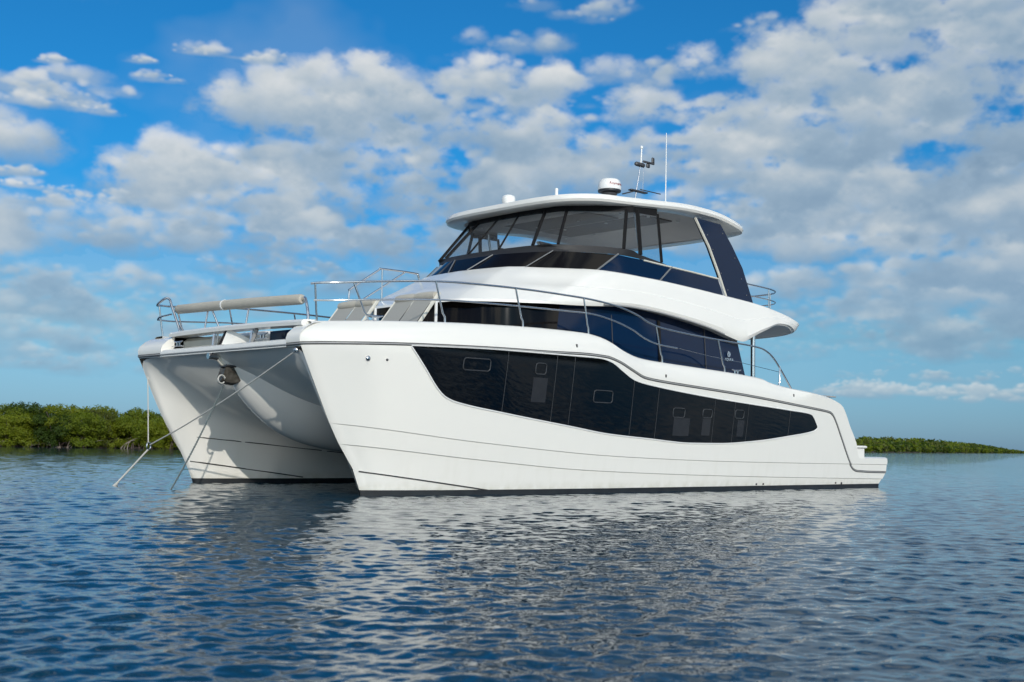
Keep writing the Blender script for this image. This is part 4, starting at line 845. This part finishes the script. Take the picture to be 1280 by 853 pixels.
# bare pale limbs leaning out over the water
for t, (h, ln, sg) in ((4.2, (.9, 1.6, 1)), (3.4, (.3, 1.5, -1)), (4.9, (.5, 1.3, 1)), (-.5, (.35, 1.2, 1)), (1.6, (.25, 1.6, 1)), (7.4, (.7, 1.0, 1))):
    b0 = S0+sd*t-sn*.25; mb = MB()
    for i in range(3):
        o1 = b0+sd*(sg*ln*(.6+.25*i))+Vector((0, 0, h*(.6+.2*i))); mb.tube(cr([tuple(b0+sd*(.2*i)), tuple(b0.lerp(o1, .5)+Vector((0, 0, .12))), tuple(o1)], 5), [.032-.002*k for k in range(11)], 5)
    o = mb.build('dead_branch', PALEB, None, 60); o['category'] = 'branch'; o['group'] = 'bare limbs on the left bank'; o['label'] = 'bare pale dead limbs jutting from the mangroves at the water edge'
mb = MB(); base = [S0+sd*t for t in np.linspace(-14, 34, 25)]
mb.grid([[tuple(p-sn*(.2+.25*math.sin(i*1.7))+Vector((0, 0, -.1))) for i, p in enumerate(base)], [tuple(p+sn*.5+Vector((0, 0, .10))) for p in base], [tuple(p+sn*14+Vector((0, 0, .3))) for p in base], [tuple(p+sn*15+Vector((0, 0, -.2))) for p in base]], flip=True)
o = mb.build('shore', MUD, None, 60); o['kind'] = 'structure'

# ------------------------------------------------------------------ wooded island far off to the right
isl = [Vector(p) for p in ((150, 105, 0), (200, 123, 0), (245, 141, 0), (300, 160, 0), (417, 200, 0), (520, 236, 0), (600, 262, 0), (654, 282, 0))]
Hs = [2.9, 3.1, 3.3, 4.1, 4.6, 4.0, 2.5, .6]
rs = np.random.default_rng(3); mb = MB(); V = []; F = []
pts = cr(isl, 14); hs = np.interp(np.linspace(0, 1, len(pts)), np.linspace(0, 1, len(Hs)), Hs)
inl = Vector((-.32, .95, 0))
mb.grid([[tuple(p-inl*1.5+Vector((0, 0, -.3))) for p in pts], [tuple(p+Vector((0, 0, .25))) for p in pts], [tuple(p+inl*40+Vector((0, 0, .5))) for p in pts], [tuple(p+inl*60+Vector((0, 0, -.3))) for p in pts]], flip=True)
o = mb.build('island', MUD, None, 60); o['kind'] = 'structure'
lob = []
for i in range(len(pts)-1):
    a, b = pts[i], pts[i+1]; L_ = (b-a).length; nb = max(1, int(L_/1.5))
    for k in range(nb):
        for dep, hf in ((.5, .50), (4, .78), (9, 1.0)):
            p = a.lerp(b, (k+rs.random())/nb)+inl*(dep+rs.normal(0, 1)); h = hs[i]*hf*(.80+.30*rs.random()); r = (1.5+.9*rs.random())*min(1, .4+h/6)
            lob.append((p.x, p.y, h-r*.55, r, r, r*.62)); lob.append((p.x+rs.normal(0, .6), p.y, h*.5, r, r, r*.8))
VV, FF, MI = [], [], []
for (cx, cy, cz, rx, ry, rz) in lob:
    n = 34; d = rs.normal(size=(n, 3)); d /= np.linalg.norm(d, axis=1)[:, None]; P = d*(rs.random(n)**.3)[:, None]*[rx, ry, rz]+[cx, cy, max(cz, .4)]
    mi = int(rs.choice([1, 1, 2, 2, 3]))
    for p in P:
        a = rs.normal(size=3); a /= np.linalg.norm(a); b = np.cross(a, rs.normal(size=3)); b /= np.linalg.norm(b); s = .28+.30*rs.random(); i = len(VV)
        VV += [tuple(p-a*s), tuple(p+b*s*.7), tuple(p+a*s), tuple(p-b*s*.7)]; FF.append((i, i+1, i+2, i+3)); MI.append(mi)
o = link('island_woods', VV, FF, None, None, 0, mats=LEAF, midx=MI); o['kind'] = 'stuff'; o['label'] = 'far-off low green woods covering the island on the right horizon'; o['category'] = 'woods'

# ------------------------------------------------------------------ the opposite shore, seen only mirrored in the dark windows
lob = []; rs = np.random.default_rng(9)
for t in np.linspace(0, 1, 150):
    b0 = Vector((-8, -112, 0)).lerp(Vector((150, -86, 0)), t)
    for dep, hf in ((0, .6), (-3, 1.0)):
        h = (4.6+1.5*math.sin(t*17)+.9*math.sin(t*41+1))*hf*(.85+.3*rs.random()); r = 1.3+.8*rs.random()
        lob.append((b0.x, b0.y+dep, h-r*.5, r, r, r*.7)); lob.append((b0.x+rs.normal(0, .6), b0.y+dep, h*.5, r, r, r))
VV, FF, MI = [], [], []
for (cx, cy, cz, rx, ry, rz) in lob:
    n = 30; d = rs.normal(size=(n, 3)); d /= np.linalg.norm(d, axis=1)[:, None]; P = d*(rs.random(n)**.3)[:, None]*[rx, ry, rz]+[cx, cy, max(cz, .4)]; mi = int(rs.choice([0, 1, 1, 2, 3]))
    for p in P:
        a = rs.normal(size=3); a /= np.linalg.norm(a); b = np.cross(a, rs.normal(size=3)); b /= np.linalg.norm(b); q = .30+.28*rs.random(); i = len(VV)
        VV += [tuple(p-a*q), tuple(p+b*q*.7), tuple(p+a*q), tuple(p-b*q*.7)]; FF.append((i, i+1, i+2, i+3)); MI.append(mi)
o = link('shore_woods', VV, FF, None, None, 0, mats=LEAF, midx=MI); o['kind'] = 'stuff'; o['label'] = 'low green woods of the opposite shore mirrored in the dark hull windows'; o['category'] = 'woods'
